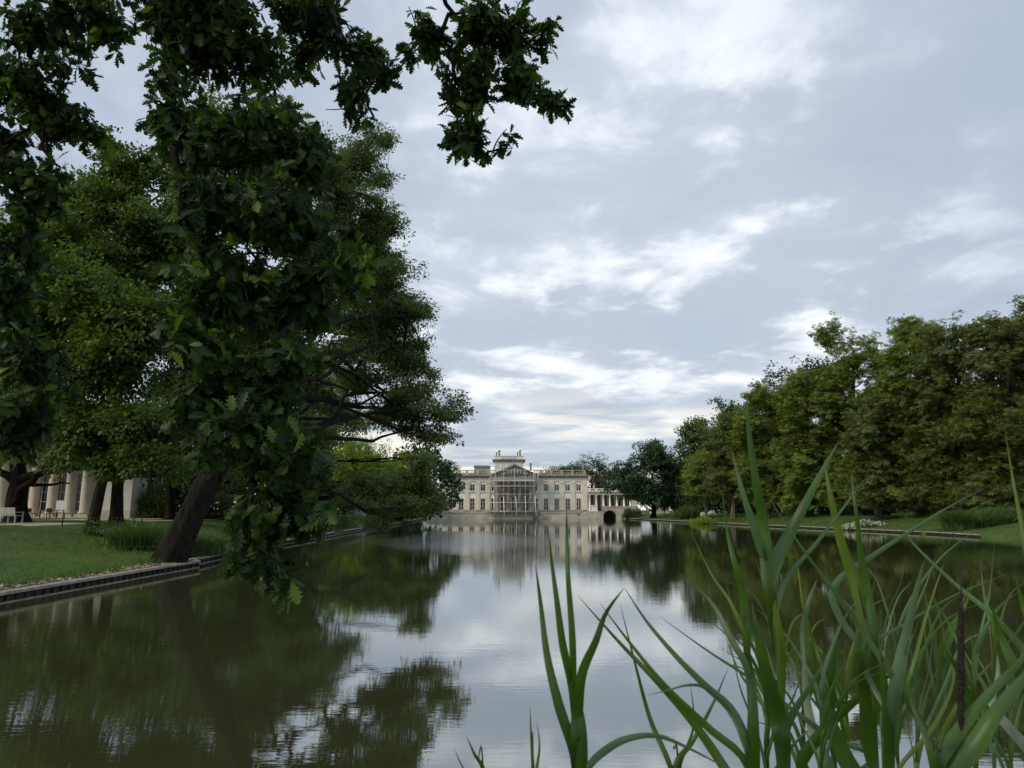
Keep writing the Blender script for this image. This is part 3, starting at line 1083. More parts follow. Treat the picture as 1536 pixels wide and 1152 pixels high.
def window(parent, cx, z0, z1, w, y, mull=1, trans=1, arched=False):
    f = MB()
    d = 0.10
    if arched:
        outer = arch_poly(cx, z0, z1, w); inner = arch_poly(cx, z0 + 0.06, z1 - 0.08, w - 0.16)
        n = len(outer)
        V = [(x, y - d, z) for x, z in outer] + [(x, y - d, z) for x, z in inner] + [(x, y, z) for x, z in outer] + [(x, y, z) for x, z in inner]
        Fc = []
        for i in range(n):
            j = (i + 1) % n
            Fc += [(i, j, n + j, n + i), (n + i, n + j, 3 * n + j, 3 * n + i), (i, 2 * n + i, 2 * n + j, j)]
        f.raw(V, Fc)
    else:
        f.box(cx - w / 2, cx - w / 2 + 0.07, y - d, y, z0, z1); f.box(cx + w / 2 - 0.07, cx + w / 2, y - d, y, z0, z1)
        f.box(cx - w / 2 + 0.07, cx + w / 2 - 0.07, y - d, y, z1 - 0.08, z1); f.box(cx - w / 2 + 0.07, cx + w / 2 - 0.07, y - d, y, z0, z0 + 0.08)
    for k in range(mull):
        x = cx - w / 2 + w * (k + 1) / (mull + 1)
        f.box(x - 0.05, x + 0.05, y - d + 0.01, y - 0.02, z0 + 0.081, z1 - 0.081)
    for k in range(trans):
        z = z0 + (z1 - z0) * (0.62 if trans == 1 else (k + 1) / (trans + 1))
        f.box(cx - w / 2 + 0.071, cx + w / 2 - 0.071, y - d + 0.02, y - 0.03, z - 0.03, z + 0.03)
    o = f.build('window', M['window_frame'], parent)
    g = MB()
    if arched:
        g.prism(arch_poly(cx, z0 + 0.061, z1 - 0.081, w - 0.163), y - 0.035, y - 0.012)
    else:
        g.box(cx - w / 2 + 0.072, cx + w / 2 - 0.072, y - 0.035, y - 0.012, z0 + 0.082, z1 - 0.082)
    g.build('pane', M['glass'], o)
    return o


def build_palace():
    x0, x1 = PX(664), PX(880.5)
    xc = PX(771.7)
    x0 = 2 * xc - x1
    zt = 1.55                                           # terrace level
    z_corn, z_top = PZ(713.0), PZ(705.0)
    R = thing('palace', 'pale neoclassical palace with scaffolded portico at the far end of the lake', 'palace', (xc, PY, 0))
    b = MB(); b.box(x0, x1, PY, PY + 26, 0.0, z_corn - 0.35); b.build('wall', M['warm_stone'], R)
    # plinth and pilasters
    b = MB()
    b.box(x0 - 0.12, x1 + 0.12, PY - 0.20, PY + 26.1, 0.0, PZ(765.5)); b.build('plinth', M['plinth_stone'], R)
    # entablature, cornice
    b = MB()
    b.box(x0 - 0.1, x1 + 0.1, PY - 0.24, PY + 26.08, PZ(722.5), PZ(716.5))
    b.build('frieze', M['warm_stone'], R)
    b = MB()
    b.box(x0 - 0.4, x1 + 0.4, PY - 0.55, PY + 26.4, PZ(716.4), PZ(714.6))
    b.box(x0 - 0.7, x1 + 0.7, PY - 0.85, PY + 26.7, PZ(714.6), PZ(712.6))
    b.build('cornice', M['grey_stone'], R)
    b = MB(); b.box(x0 + 0.5, x1 - 0.5, PY + 0.6, PY + 25.5, z_corn - 0.3, z_corn + 0.55); b.build('roof', M['copper_roof'], R)
    pil = [810.8, 827.0, 843.0, 859.3]
    wins = [803.0, 819.0, 835.0, 851.4, 867.6]
    sides = [(1, p) for p in pil] + [(-1, p) for p in pil]
    for s, p in sides + [(1, 877.2), (-1, 877.2)]:
        x = xc + s * (PX(p) - xc)
        b = MB()
        w_ = 0.48 if p < 870 else 0.62
        b.box(x - w_ - 0.12, x + w_ + 0.12, PY - 0.34, PY + 0.1, PZ(765.4), PZ(762))
        b.box(x - w_, x + w_, PY - 0.24, PY + 0.1, PZ(762), PZ(725.5))
        b.box(x - w_ - 0.1, x + w_ + 0.1, PY - 0.34, PY + 0.1, PZ(725.5), PZ(722.6))
        b.build('pilaster', M['warm_stone'], R)
    for s in (1, -1):
        for wpx in wins:
            x = xc + s * (PX(wpx) - xc)
            sur = MB()
            sur.box(x - 1.0, x + 1.0, PY - 0.08, PY + 0.05, PZ(766), PZ(741))
            sur.box(x - 0.95, x + 0.95, PY - 0.08, PY + 0.05, PZ(739.4), PZ(724.5))
            sur.prism(arch_poly(x, PZ(724.6), PZ(722.8), 1.9), PY - 0.07, PY + 0.04)
            sur.box(x - 0.75, x + 0.75, PY - 0.26, PY - 0.083, PZ(737.6), PZ(736.6))
            sur.build('window_surround', M['pale_stone'], R)
            window(R, x, PZ(736.5), PZ(726.3), 1.12, PY - 0.084, 1, 1)
            window(R, x, PZ(765), PZ(747.3), 1.12, PY - 0.084, 1, 2)
    # roof balustrade
    b = MB()
    piers = [xc + s * (PX(p) - xc) for s in (1, -1) for p in (811, 827, 843, 859, 877)]
    balustrade(b, x0 + 0.1, PX(743), PY + 0.1, PZ(712.4), PZ(705), [p for p in piers if p < xc])
    b.build('balustrade', M['plinth_stone'], R)
    b = MB()
    balustrade(b, PX(800.5), x1 - 0.1, PY + 0.1, PZ(712.4), PZ(705), [p for p in piers if p > xc])
    b.build('balustrade', M['plinth_stone'], R)
    # portico: deep shaded loggia with four columns and a pediment
    lx, rx = PX(741.5), PX(802)
    yf = PY - 2.6
    b = MB(); b.box(lx, rx, PY - 0.12, PY + 0.02, PZ(768), PZ(722)); b.build('loggia_wall', M['portico_stone'], R)
    b = MB()
    b.box(lx - 0.1, rx + 0.1, yf - 0.5, PY - 0.13, PZ(722.4), PZ(719.6)); b.box(lx - 0.2, rx + 0.2, yf - 0.6, PY - 0.13, PZ(719.6), PZ(716.6))
    b.build('portico_entablature', M['pale_stone'], R)
    b = MB()
    b.box(lx - 0.7, rx + 0.7, yf - 0.9, PY - 0.13, PZ(716.5), PZ(714.6))
    b.prism([(lx - 0.7, PZ(714.5)), (rx + 0.7, PZ(714.5)), (rx + 0.5, PZ(712.6)), (xc, PZ(698.4)), (lx - 0.5, PZ(712.6))], yf - 0.55, PY + 3)
    for s in (1, -1):
        e = rx + 0.7 if s > 0 else lx - 0.7
        b.prism([(e, PZ(714.4)), (e, PZ(712.8)), (xc, PZ(697)), (xc, PZ(699.4))], yf - 0.95, yf - 0.553)
    b.build('pediment', M['grey_stone'], R)
    b = MB()
    zc = PZ(708.5)
    for k in range(9):
        a = -0.95 + 1.9 * k / 8
        b.lathe(xc + a * 3.2, yf - 0.62, [(PZ(713), 0.28), (PZ(713) + (1.5 - abs(a) * 1.1) * 0.6, 0.22), (PZ(713) + 1.5 - abs(a) * 1.1, 0.08)], 7)
    b.build('pediment_relief', M['plinth_stone'], R)
    for p in (746.7, 763.4, 780.0, 796.7):
        b = MB(); x = PX(p, yf)
        zb, ze = PZ(767.5, yf), PZ(722.4)
        b.box(x - 0.75, x + 0.75, yf - 0.5, yf + 0.5, zt, zb)
        b.lathe(x, yf, [(zb, 0.58), (zb + 0.25, 0.5), (zb + 0.3, 0.45), ((zb + ze) / 2, 0.44), (ze - 0.75, 0.38), (ze - 0.7, 0.44), (ze - 0.1, 0.6), (ze - 0.002, 0.62)], 14)
        b.build('column', M['portico_stone'], R)
    for p in (755, 771.7, 788.3):
        x = PX(p)
        window(R, x, PZ(768), PZ(743.5), 1.5, PY - 0.124, 1, 2, arched=True)
        window(R, x, PZ(735.5), PZ(722.8), 1.75, PY - 0.124, 2, 1, arched=True)
    b = MB(); b.box(lx, rx, PY - 0.6, PY - 0.125, PZ(741.5), PZ(739)); balustrade(b, lx, rx, PY - 0.5, PZ(739), PZ(735.2), [], 0.4)
    b.build('balcony', M['portico_stone'], R)
    # belvedere set back over the middle
    yb = PY + 7
    bx0, bx1 = PX(741.5, yb), PX(785, yb)
    b = MB(); b.box(bx0, bx1, yb, yb + 8, z_corn, PZ(692.2, yb)); b.build('belvedere_wall', M['pale_stone'], R)
    b = MB()
    for k in range(5):
        x = bx0 + (bx1 - bx0) * (k + 0.5) / 5
        b.box(x - 0.5, x + 0.5, yb - 0.05, yb + 0.03, PZ(703, yb), PZ(696, yb))
    b.build('belvedere_panel', M['white_wall'], R)
    b = MB(); b.box(bx0 - 0.35, bx1 + 0.35, yb - 0.4, yb + 8.4, PZ(692.2, yb), PZ(690.6, yb)); b.box(bx0 - 0.55, bx1 + 0.55, yb - 0.6, yb + 8.6, PZ(690.6, yb), PZ(689.0, yb))
    b.build('belvedere_cornice', M['grey_stone'], R)
    px0, px1, px2, px3 = PX(742, yb), PX(751.4, yb), PX(776.3, yb), PX(785, yb)
    for a, c_ in ((px0, px1), (px2, px3)):
        b = MB(); b.box(a, c_, yb - 0.1, yb + 2.2, PZ(689.0, yb), PZ(684.4, yb)); b.box(a - 0.1, c_ + 0.1, yb - 0.2, yb + 2.3, PZ(684.4, yb), PZ(683.8, yb))
        b.build('statue_pedestal', M['pale_stone'], R)
    b = MB(); balustrade(b, px1 + 0.06, px2 - 0.06, yb + 0.2, PZ(689.0, yb), PZ(684.2, yb), [], 0.3); b.build('belvedere_balustrade', M['plinth_stone'], R)
    # glazed roof lantern left of the middle
    b = MB()
    yl = PY + 9
    b.box(PX(711, yl), PX(734, yl), yl, yl + 6, z_corn + 0.5, PZ(700, yl)); b.prism([(PX(709.5, yl), PZ(700, yl)), (PX(735.5, yl), PZ(700, yl)), (PX(733, yl), PZ(698, yl)), (PX(712, yl), PZ(698, yl))], yl - 0.3, yl + 6.3)
    b.build('roof_lantern', M['copper_roof'], R)
    # terrace to the water with steps
    b = MB()
    b.box(PX(641, 172), PX(866, 172), 172.0, PY - 0.21, -0.6, zt - 0.22); b.box(PX(640, 172), PX(867, 172), 171.88, PY - 0.21, zt - 0.22, zt)
    b.box(PX(641, 172) , PX(866, 172), 171.7, 171.99, -0.6, 0.12)
    b.build('terrace', M['plinth_stone'], R)
    b = MB()
    for k in range(4):
        b.box(PX(744, 172), PX(799, 172), 170.9 + 0.22 * k, 171.87, -0.5, 0.26 + k * 0.3)
    b.build('terrace_steps', M['plinth_stone'], R)
    # scroll-ended wing wall
    pts = [(PX(866, 172) + 0.002, -0.6), (PX(904, 172), -0.6), (PX(904, 172), PZ(767, 172)), (PX(886, 172), PZ(767, 172)), (PX(880, 172), PZ(768, 172)), (PX(873, 172), PZ(771, 172)), (PX(866, 172) + 0.002, PZ(775, 172))]
    b = MB(); b.prism(pts, 171.6, 175.0); b.build('wing_wall', M['plinth_stone'], R)
    for k, (pp, yy) in enumerate(((818.6, 0), (843, 0))):
        pass
    return R


build_palace()


def build_scaffold():
    y0, y1 = PY - 5.2, PY - 3.9
    xa, xb = PX(735), PX(807.3)
    xs = [PX(p, y0) for p in (735, 743, 755.5, 772, 788, 801, 807.3)]
    R = thing('scaffolding', 'light steel tube scaffolding standing in front of the palace portico', 'scaffolding', ((xa + xb) / 2, y0, 1.55))
    zt = 1.55
    tall = (0, 1, 5, 6)
    for y in (y0, y1):
        for i, x in enumerate(xs):
            top = PZ(692.5 if i in tall else 702, y0)
            b = MB(); b.tube([(x, y, zt), (x, y, top)], 0.045, 6); b.build('post', M['scaffold_steel'], R)
    levels = [767.5, 753.7, 741.5, 729, 717, 705]
    for k, l in enumerate(levels):
        z = PZ(l, y0)
        b = MB()
        b.tube([(xs[0] - 0.3, y0 - 0.06, z), (xs[-1] + 0.3, y0 - 0.06, z)], 0.05 if k in (1, 3) else 0.035, 6)
        b.build('rail', M['scaffold_white'] if k in (1, 3) else M['scaffold_steel'], R)
        b = MB(); b.tube([(xs[0] - 0.3, y1 + 0.06, z), (xs[-1] + 0.3, y1 + 0.06, z)], 0.035, 6); b.build('rail', M['scaffold_steel'], R)
        if k in (2, 4):
            b = MB(); b.box(xs[0], xs[-1], y0 + 0.05, y1 - 0.05, z - 0.1, z - 0.05); b.build('deck', M['deck_wood'], R)
    for (i, j) in ((0, 1), (5, 6)):
        for l in (700, 694):
            b = MB(); z = PZ(l, y0)
            b.tube([(xs[i], y0 - 0.06, z), (xs[j], y0 - 0.06, z)], 0.04, 6); b.build('rail', M['scaffold_steel'], R)
        b = MB(); b.tube([(xs[i], y0 - 0.1, PZ(753, y0)), (xs[j], y0 - 0.1, PZ(729, y0))], 0.035, 6); b.tube([(xs[j], y0 - 0.1, PZ(729, y0)), (xs[i], y0 - 0.1, PZ(705, y0))], 0.035, 6)
        b.build('brace', M['scaffold_steel'], R)
    # white raking tubes down to the water step
    for pa, pb in ((740.3, 741.8), (755.5, 756.6), (773.5, 775.2), (787.6, 789), (802.2, 804.6)):
        b = MB(); b.tube([(PX(pa, y0 - 0.3), y0 - 0.15, PZ(744.4, y0)), (PX(pb, y0 - 2), y0 - 0.75, PZ(773, y0 - 0.75))], 0.08, 7); b.build('raking_tube', M['scaffold_white'], R)
    # foot plank
    b = MB(); b.box(xs[0] - 0.4, xs[-1] + 0.4, y0 - 1.0, y1 + 0.2, zt + 0.001, zt + 0.06); b.build('sole_plank', M['deck_wood'], R)


build_scaffold()


def build_gallery():
    Y = 174.0
    x0, x1 = PX(904, Y) + 0.01, PX(937, Y)
    g0 = PX(881.8, Y)
    R = thing('colonnade_bridge', 'arched stone bridge carrying a white columned gallery right of the palace', 'bridge', (x0, Y, 0))
    zs = PZ(760.8, Y)
    ac, ar = PX(914.2, Y), PX(924, Y) - PX(914.2, Y)
    zsp = PZ(775, Y)
    b = MB()
    # pierced wall: left pier sliver, right pier and the ring over the arch
    poly = [(x0, -0.6), (ac - ar, -0.6), (ac - ar, zsp)]
    zr = PZ(765.4, Y) - zsp
    for k in range(1, 16):
        a = math.pi - math.pi * k / 16
        poly.append((ac + ar * math.cos(a), zsp + zr * math.sin(a)))
    poly += [(ac + ar, zsp), (ac + ar, -0.6), (x1, -0.6), (x1, zs), (x0, zs)]
    b.prism(poly, Y, Y + 5)
    b.build('arch_wall', M['plinth_stone'], R)
    b = MB(); b.box(x0 - 0.001, x1 + 3.2, Y - 0.12, Y + 5.1, zs + 0.002, zs + 0.22); b.box(x1 + 0.002, x1 + 3.2, Y - 0.1, Y + 5, -0.2, zs); b.build('deck', M['stone'], R)
    for p in (884.6, 894.6, 905.2, 915.0, 925.4, 936.0, 945.5):
        for yy, r in ((Y + 0.35, 0.26), (Y + 4.4, 0.26)):
            b = MB(); x = PX(p, Y); zb = PZ(767, Y) if p < 900 else zs + 0.22; ze = PZ(742, Y)
            b.lathe(x, yy, [(zb, r * 1.35), (zb + 0.15, r * 1.3), (zb + 0.2, r), (ze - 0.25, r * 0.85), (ze - 0.2, r * 1.2), (ze - 0.002, r * 1.3)], 10)
            b.build('column', M['pale_stone'], R)
    xe = PX(947.5, Y)
    b = MB(); b.box(g0, xe, Y, Y + 0.75, PZ(742, Y), PZ(738.3, Y)); b.box(g0, xe, Y + 4.05, Y + 4.8, PZ(742, Y), PZ(738.3, Y)); b.box(g0, xe + 0.2, Y - 0.25, Y + 5.0, PZ(738.3, Y) + 0.001, PZ(737.2, Y))
    b.build('entablature', M['stone'], R)
    b = MB(); balustrade(b, g0, xe, Y + 0.2, PZ(737.2, Y), PZ(732.4, Y), [PX(p, Y) for p in (884.6, 894.6, 905.2, 915, 925.4, 936)], 0.3); b.build('balustrade', M['pale_stone'], R)
    b = MB(); b.box(xe + 0.01, PX(955, Y), Y - 0.1, Y + 5, zs + 0.22, PZ(747, Y)); b.build('end_pavilion', M['white_wall'], R)
    b = MB(); b.box(g0, x0 - 0.002, Y + 1.2, Y + 5.0, 0.0, PZ(767, Y)); b.build('podium', M['plinth_stone'], R)
    b = MB(); b.box(g0, xe, Y + 4.9, Y + 5.1, PZ(767, Y) , PZ(742, Y)); b.build('rear_screen', M['grey_stone'], R)
    b = MB(); x = PX(892, 172); z = PZ(767, 172)
    b.box(x - 0.78, x + 0.78, 172.4, 173.6, z, z + 0.16); b.box(x - 0.68, x + 0.68, 172.5, 173.5, z + 0.16, z + 1.3); b.box(x - 0.8, x + 0.8, 172.38, 173.62, z + 1.3, z + 1.45)
    tag(b.build('stone_pedestal', M['pale_stone'], None, 0.03), 'pale square pedestal on the wing wall before the gallery columns', 'pedestal')


build_gallery()


# ------------------------------------------------------------------ figures: statues and a walker
def figure(name, mat, base, h, parent=None, arm_up=False, stride=0.1, robe=False, turn=0.0):
    """one continuous body grown over a skeleton with the Skin modifier"""
    s = h / 1.75
    J = {'pelvis': (0, 0, 0.95), 'waist': (0, 0, 1.10), 'chest': (0, 0.01, 1.32), 'neck': (0, 0, 1.48), 'head': (0, -0.02, 1.60), 'crown': (0, -0.01, 1.73),
         'lsh': (-0.18, 0, 1.42), 'lel': (-0.26, 0.02, 1.14), 'lha': (-0.25, -0.10, 0.90), 'rsh': (0.18, 0, 1.42),
         'rel': (0.36, -0.05, 1.50) if arm_up else (0.26, 0.02, 1.14), 'rha': (0.34, -0.12, 1.78) if arm_up else (0.25, -0.08, 0.90),
         'lhip': (-0.10, 0, 0.90), 'lkn': (-0.11, -stride, 0.50), 'lan': (-0.11, -stride * 0.6, 0.08), 'lto': (-0.12, -stride * 0.6 - 0.15, 0.04),
         'rhip': (0.10, 0, 0.90), 'rkn': (0.11, stride * 0.3, 0.50), 'ran': (0.11, stride, 0.09), 'rto': (0.12, stride - 0.15, 0.04)}
    rad = {'pelvis': .15, 'waist': .13, 'chest': .16, 'neck': .06, 'head': .095, 'crown': .06, 'lsh': .07, 'rsh': .07, 'lel': .045, 'rel': .045, 'lha': .04, 'rha': .04,
           'lhip': .095, 'rhip': .095, 'lkn': .06, 'rkn': .06, 'lan': .04, 'ran': .04, 'lto': .035, 'rto': .035}
    if robe:
        for k, v in (('lkn', .15), ('rkn', .15), ('lan', .16), ('ran', .16), ('pelvis', .25), ('waist', .22), ('chest', .25), ('lsh', .14), ('rsh', .14), ('lel', .09), ('rel', .09), ('head', .13)):
            rad[k] = v
    E = [('pelvis', 'waist'), ('waist', 'chest'), ('chest', 'neck'), ('neck', 'head'), ('head', 'crown'), ('chest', 'lsh'), ('lsh', 'lel'), ('lel', 'lha'), ('chest', 'rsh'), ('rsh', 'rel'), ('rel', 'rha'),
         ('pelvis', 'lhip'), ('lhip', 'lkn'), ('lkn', 'lan'), ('lan', 'lto'), ('pelvis', 'rhip'), ('rhip', 'rkn'), ('rkn', 'ran'), ('ran', 'rto')]
    ks = list(J)
    me = bpy.data.meshes.new(name)
    ca, sa = math.cos(turn), math.sin(turn)
    me.from_pydata([((J[k][0] * ca - J[k][1] * sa) * s, (J[k][0] * sa + J[k][1] * ca) * s, J[k][2] * s) for k in ks], [(ks.index(a), ks.index(b)) for a, b in E], [])
    o = add(name, me, mat, parent)
    if parent is None:
        o.location = base
    sm = o.modifiers.new('skin', 'SKIN')
    for i, k in enumerate(ks):
        me.skin_vertices[0].data[i].radius = (rad[k] * s, rad[k] * s)
    me.skin_vertices[0].data[0].use_root = True
    ss = o.modifiers.new('smooth', 'SUBSURF'); ss.levels = 1; ss.render_levels = 1
    return o


yb = PY + 7
for px, py0, py1, lab, up in ((744.6, 683.8, 677.0, 'small grey statue on the left belvedere pedestal, beside a taller one', False),
                              (748.6, 683.8, 673.2, 'tall grey statue on the left belvedere pedestal', True),
                              (776.4, 683.8, 677.2, 'small grey statue on the right belvedere pedestal, beside a taller one', False),
                              (780.2, 683.8, 673.2, 'tall grey statue on the right belvedere pedestal', True)):
    z0, z1 = PZ(py0, yb), PZ(py1, yb)
    tag(figure('statue', M['grey_stone'], (PX(px, yb), yb + 0.8, z0), (z1 - z0) * (0.9 if up else 1), arm_up=up, robe=True), lab, 'statue', 'statues on the palace roof')
for px, py0, py1, lab, y_ in ((796.2, 705.0, 692.8, 'grey robed statue rising just right of the palace pediment', PY + 1.2),
                              (875.3, 704.7, 696.6, 'weathered statue on the right end of the roof balustrade', PY + 0.1),
                              (859.0, 704.7, 700.2, 'small weathered vase figure on the balustrade near the right end', PY + 0.1)):
    z0, z1 = PZ(py0, y_), PZ(py1, y_)
    tag(figure('statue', M['plinth_stone'], (PX(px, y_), y_, z0), z1 - z0, robe=True), lab, 'statue', 'statues on the palace roof')

pp = at(996.5, 768, 158)
pz = ground_z(pp.x, 158)
per = tag(figure('person', M['dark_cloth'], (pp.x, 158, pz), 1.74, stride=0.16, turn=0.6), 'distant person in dark clothes walking under the dark tree by the bridge', 'person')

# ------------------------------------------------------------------ white building with columns on the left
def build_left_building():
    Y = 64.0
    zg = 1.40

    def bx(px, Y_=Y):
        return at(px, 770, Y_).x
    xr = bx(196.5)
    xl = -58.0
    R = thing('white_building', 'white columned park building partly hidden behind the left trees', 'building', (xr, Y, zg))
    b = MB(); b.box(xl, bx(136), Y + 4.0, Y + 7, zg - 0.2, zg + 7.2); b.box(bx(150), xr, Y - 0.2, Y + 2.4, zg - 0.2, zg + 7.2); b.build('wall', M['white_wall'], R)
    b = MB(); b.box(bx(150) - 0.06, xr + 0.06, Y - 0.28, Y + 2.45, zg - 0.2, zg + 0.75); b.build('plinth', M['stone'], R)
    b = MB()
    b.box(xl, bx(150) - 0.07, Y - 0.6, Y + 3.99, zg - 0.2, zg + 0.16); b.build('step', M['stone'], R)
    b = MB()
    b.box(xl - 0.2, xr + 0.2, Y - 0.5, Y + 7.3, zg + 7.2, zg + 8.2); b.box(xl - 0.6, xr + 0.6, Y - 0.95, Y + 7.7, zg + 8.2, zg + 8.6); b.build('entablature', M['pale_stone'], R)
    b = MB(); b.prism([(xl - 0.5, zg + 8.6), (xr + 0.5, zg + 8.6), (xr - 5, zg + 10.6), (xl + 5, zg + 10.6)], Y - 0.8, Y + 7.5); b.build('roof', M['grey_stone'], R)
    for px in (-62, -30, -2, 22, 47, 74.5, 101, 124.5):
        x = bx(px)
        b = MB(); b.box(x - 0.55, x + 0.55, Y - 0.4, Y + 0.7, zg + 0.161, zg + 0.36)
        b.lathe(x, Y + 0.15, [(zg + 0.36, 0.52), (zg + 0.55, 0.50), (zg + 0.6, 0.42), (zg + 3, 0.42), (zg + 6.7, 0.35), (zg + 6.75, 0.45), (zg + 7.19, 0.5)], 16)
        b.build('column', M['pink_column'] if px in (47, 74.5) else M['stone'], R)  # darker stone puts the shade on the columns into their colour
    for px in (10, 35, 60, 88, 112):
        window(R, bx(px, Y + 4), zg + 0.6, zg + 4.2, 1.3, Y + 3.996, 1, 3)
    # block joints on the wing
    b = MB()
    x0, x1 = bx(150) + 0.02, xr - 0.02
    for k in range(9):
        z = zg + 1.0 + k * 0.68
        b.box(x0, x1, Y - 0.206, Y - 0.19, z, z + 0.03)
    for k in range(9):
        for q in range(3):
            x = x0 + (x1 - x0) * ((q + 0.5 * (k % 2)) / 3 + 0.12)
            b.box(x, x + 0.03, Y - 0.204, Y - 0.19, zg + 1.03 + k * 0.68, zg + 1.68 + k * 0.68)
    b.build('masonry_joint', M['stone'], R)


build_left_building()


def bench(label, loc, rot, group=None, m='bench_paint'):
    R = thing('park_bench', label, 'bench', loc, group)
    L_ = 1.8
    b = MB()
    for k in range(4):
        b.box(-L_ / 2, L_ / 2, -0.22 + k * 0.12, -0.12 + k * 0.12, 0.42, 0.46)
    s = b
    parts = [('seat', s)]
    b = MB()
    for k in range(4):
        z = 0.50 + k * 0.11
        b.box(-L_ / 2, L_ / 2, 0.24 + k * 0.02, 0.28 + k * 0.02, z, z + 0.09)
    parts.append(('backrest', b))
    for x in (-0.82, 0.82):
        for y in (-0.20, 0.20):
            b = MB(); b.box(x - 0.035, x + 0.035, y - 0.035, y + 0.035, 0.0, 0.419); parts.append(('leg', b))
        b = MB(); b.box(x - 0.04, x + 0.04, -0.24, 0.26, 0.62, 0.67); b.box(x - 0.03, x + 0.03, -0.22, -0.16, 0.465, 0.62); parts.append(('armrest', b))
    for nm, mb in parts:
        me = bpy.data.meshes.new(nm); me.from_pydata(mb.V, [], mb.Fc); me.update()
        add(nm, me, M[m], R)
    R.rotation_euler = (0, 0, rot)
    return R


p = at(17, 784, 44)
bench('white slatted park bench on the gravel path by the forked trunk', (p.x, 44, ground_z(p.x, 44) + 0.015), math.radians(150))
p = at(367, 770, 62)
bench('white bench half hidden beyond the leaning trunk', (p.x, 62, ground_z(p.x, 62)), math.radians(20))


def cafe_set(px, Y, lab_t, chairs):
    x = at(px, 772, Y).x; z = ground_z(x, Y) + 0.015
    R = thing('cafe_table', lab_t, 'table', (x, Y, z), 'cafe tables before the columns')
    b = MB(); b.lathe(x, Y, [(z + 0.71, 0.42), (z + 0.75, 0.42)], 16); b.build('tabletop', M['red_paint'], R)
    b = MB(); b.lathe(x, Y, [(z, 0.25), (z + 0.03, 0.25), (z + 0.05, 0.04), (z + 0.71, 0.04)], 10); b.build('pedestal', M['dark_metal'], R)
    for dx, dy, rot, lab in chairs:
        C_ = thing('cafe_chair', lab, 'chair', (x + dx, Y + dy, z), 'cafe chairs before the columns')
        o = origin(C_)
        b = MB(); b.box(o.x - 0.2, o.x + 0.2, o.y - 0.2, o.y + 0.2, o.z + 0.43, o.z + 0.47); b.build('seat', M['red_paint'], C_)
        b = MB(); b.box(o.x - 0.2, o.x + 0.2, o.y + 0.19, o.y + 0.22, o.z + 0.55, o.z + 0.9); b.box(o.x - 0.19, o.x - 0.16, o.y + 0.19, o.y + 0.22, o.z + 0.47, o.z + 0.55); b.box(o.x + 0.16, o.x + 0.19, o.y + 0.19, o.y + 0.22, o.z + 0.47, o.z + 0.55)
        b.build('backrest', M['red_paint'], C_)
        for sx in (-0.17, 0.17):
            for sy in (-0.17, 0.17):
                b = MB(); b.box(o.x + sx - 0.015, o.x + sx + 0.015, o.y + sy - 0.015, o.y + sy + 0.015, o.z, o.z + 0.43); b.build('leg', M['dark_metal'], C_)
        C_.rotation_euler = (0, 0, rot)


cafe_set(60, 60.5, 'red topped cafe table between the two pinkish columns', [(-0.75, 0.1, math.radians(90), 'red cafe chair on the left side of the table between pinkish columns'), (0.7, -0.1, math.radians(-90), 'red cafe chair on the right side of the table between pinkish columns')])
cafe_set(85, 61.0, 'red topped cafe table right of the pinkish columns', [(-0.7, 0.2, math.radians(80), 'red cafe chair beside the table right of the pinkish columns')])
x = at(91, 770, 61.8).x; z = ground_z(x, 61.8) + 0.012
R = thing('notice_board', 'plain white notice board standing before the white building columns', 'sign', (x, 61.8, z))
b = MB(); b.box(x - 0.45, x + 0.45, 61.78, 61.82, z + 0.55, z + 1.55); b.build('panel', M['white_paint'], R)
b = MB(); b.box(x - 0.38, x - 0.33, 61.77, 61.83, z, z + 0.549); b.build('leg', M['dark_metal'], R)
b = MB(); b.box(x + 0.33, x + 0.38, 61.77, 61.83, z, z + 0.549); b.build('leg', M['dark_metal'], R)
for px, Y, lab in ((94, 40.5, 'thin dark marker post at the lawn edge left of the leaning slim trunk'), (213, 46, 'thin dark marker post by the path right of the thick upright trunk')):
    x = at(px, 780, Y).x; z = ground_z(x, Y)
    b = MB(); b.lathe(x, Y, [(z, 0.03), (z + 0.85, 0.03), (z + 0.9, 0.045), (z + 0.95, 0.01)], 8)
    tag(b.build('marker_post', M['dark_metal']), lab, 'post', 'thin posts along the path')

# far white wall glimpsed below the left trees, and pale wall behind the dark tree on the right
def small_house(name, label, x0, x1, y, h, z):
    R = thing(name, label, 'building', ((x0 + x1) / 2, y, z))
    b = MB(); b.box(x0, x1, y, y + 6, z - 0.1, z + h); b.build('wall', M['white_wall'], R)
    b = MB(); b.prism([(x0 - 0.3, z + h), (x1 + 0.3, z + h), ((x0 + x1) / 2, z + h + 1.6)], y - 0.3, y + 6.3); b.build('roof', M['grey_stone'], R)
    for k in range(3):
        window(R, x0 + (x1 - x0) * (k + 0.5) / 3, z + 0.9, z + 2.2, 0.9, y - 0.004)


small_house('park_pavilion', 'small white pavilion glimpsed under the low left trees', at(515, 765, 110).x, at(545, 765, 110).x, 110, 3.0, 1.3)
small_house('park_pavilion', 'pale low pavilion behind the dark round tree by the bridge', at(982, 765, 186).x, at(1004, 765, 186).x, 186, 3.0, 0.9)

# ------------------------------------------------------------------ trees on the left
def B(px, py, Y, rpx, rpy, ry):
    """a crown mass placed by where it shows in the photograph: centre, half-width and half-height in pixels, half-depth in metres"""
    s = Y / F
    return (at(px, py, Y), (rpx * s, ry, rpy * s))


# the leaning tree over the water
lean_base = at(252, 836, 27.0); lean_base.z = ground_z(lean_base.x, 27.0) - 0.1
def lean_away(px):
    """the crown reaches away from the camera, out over the water"""
    return 13.0 * min(1.0, max(0.0, (px - 420) / 130.0))


def LB(px, py, Y, rpx, rpy, ry):
    return B(px, py, Y + lean_away(px), rpx, rpy, ry * (1 + lean_away(px) / 26))


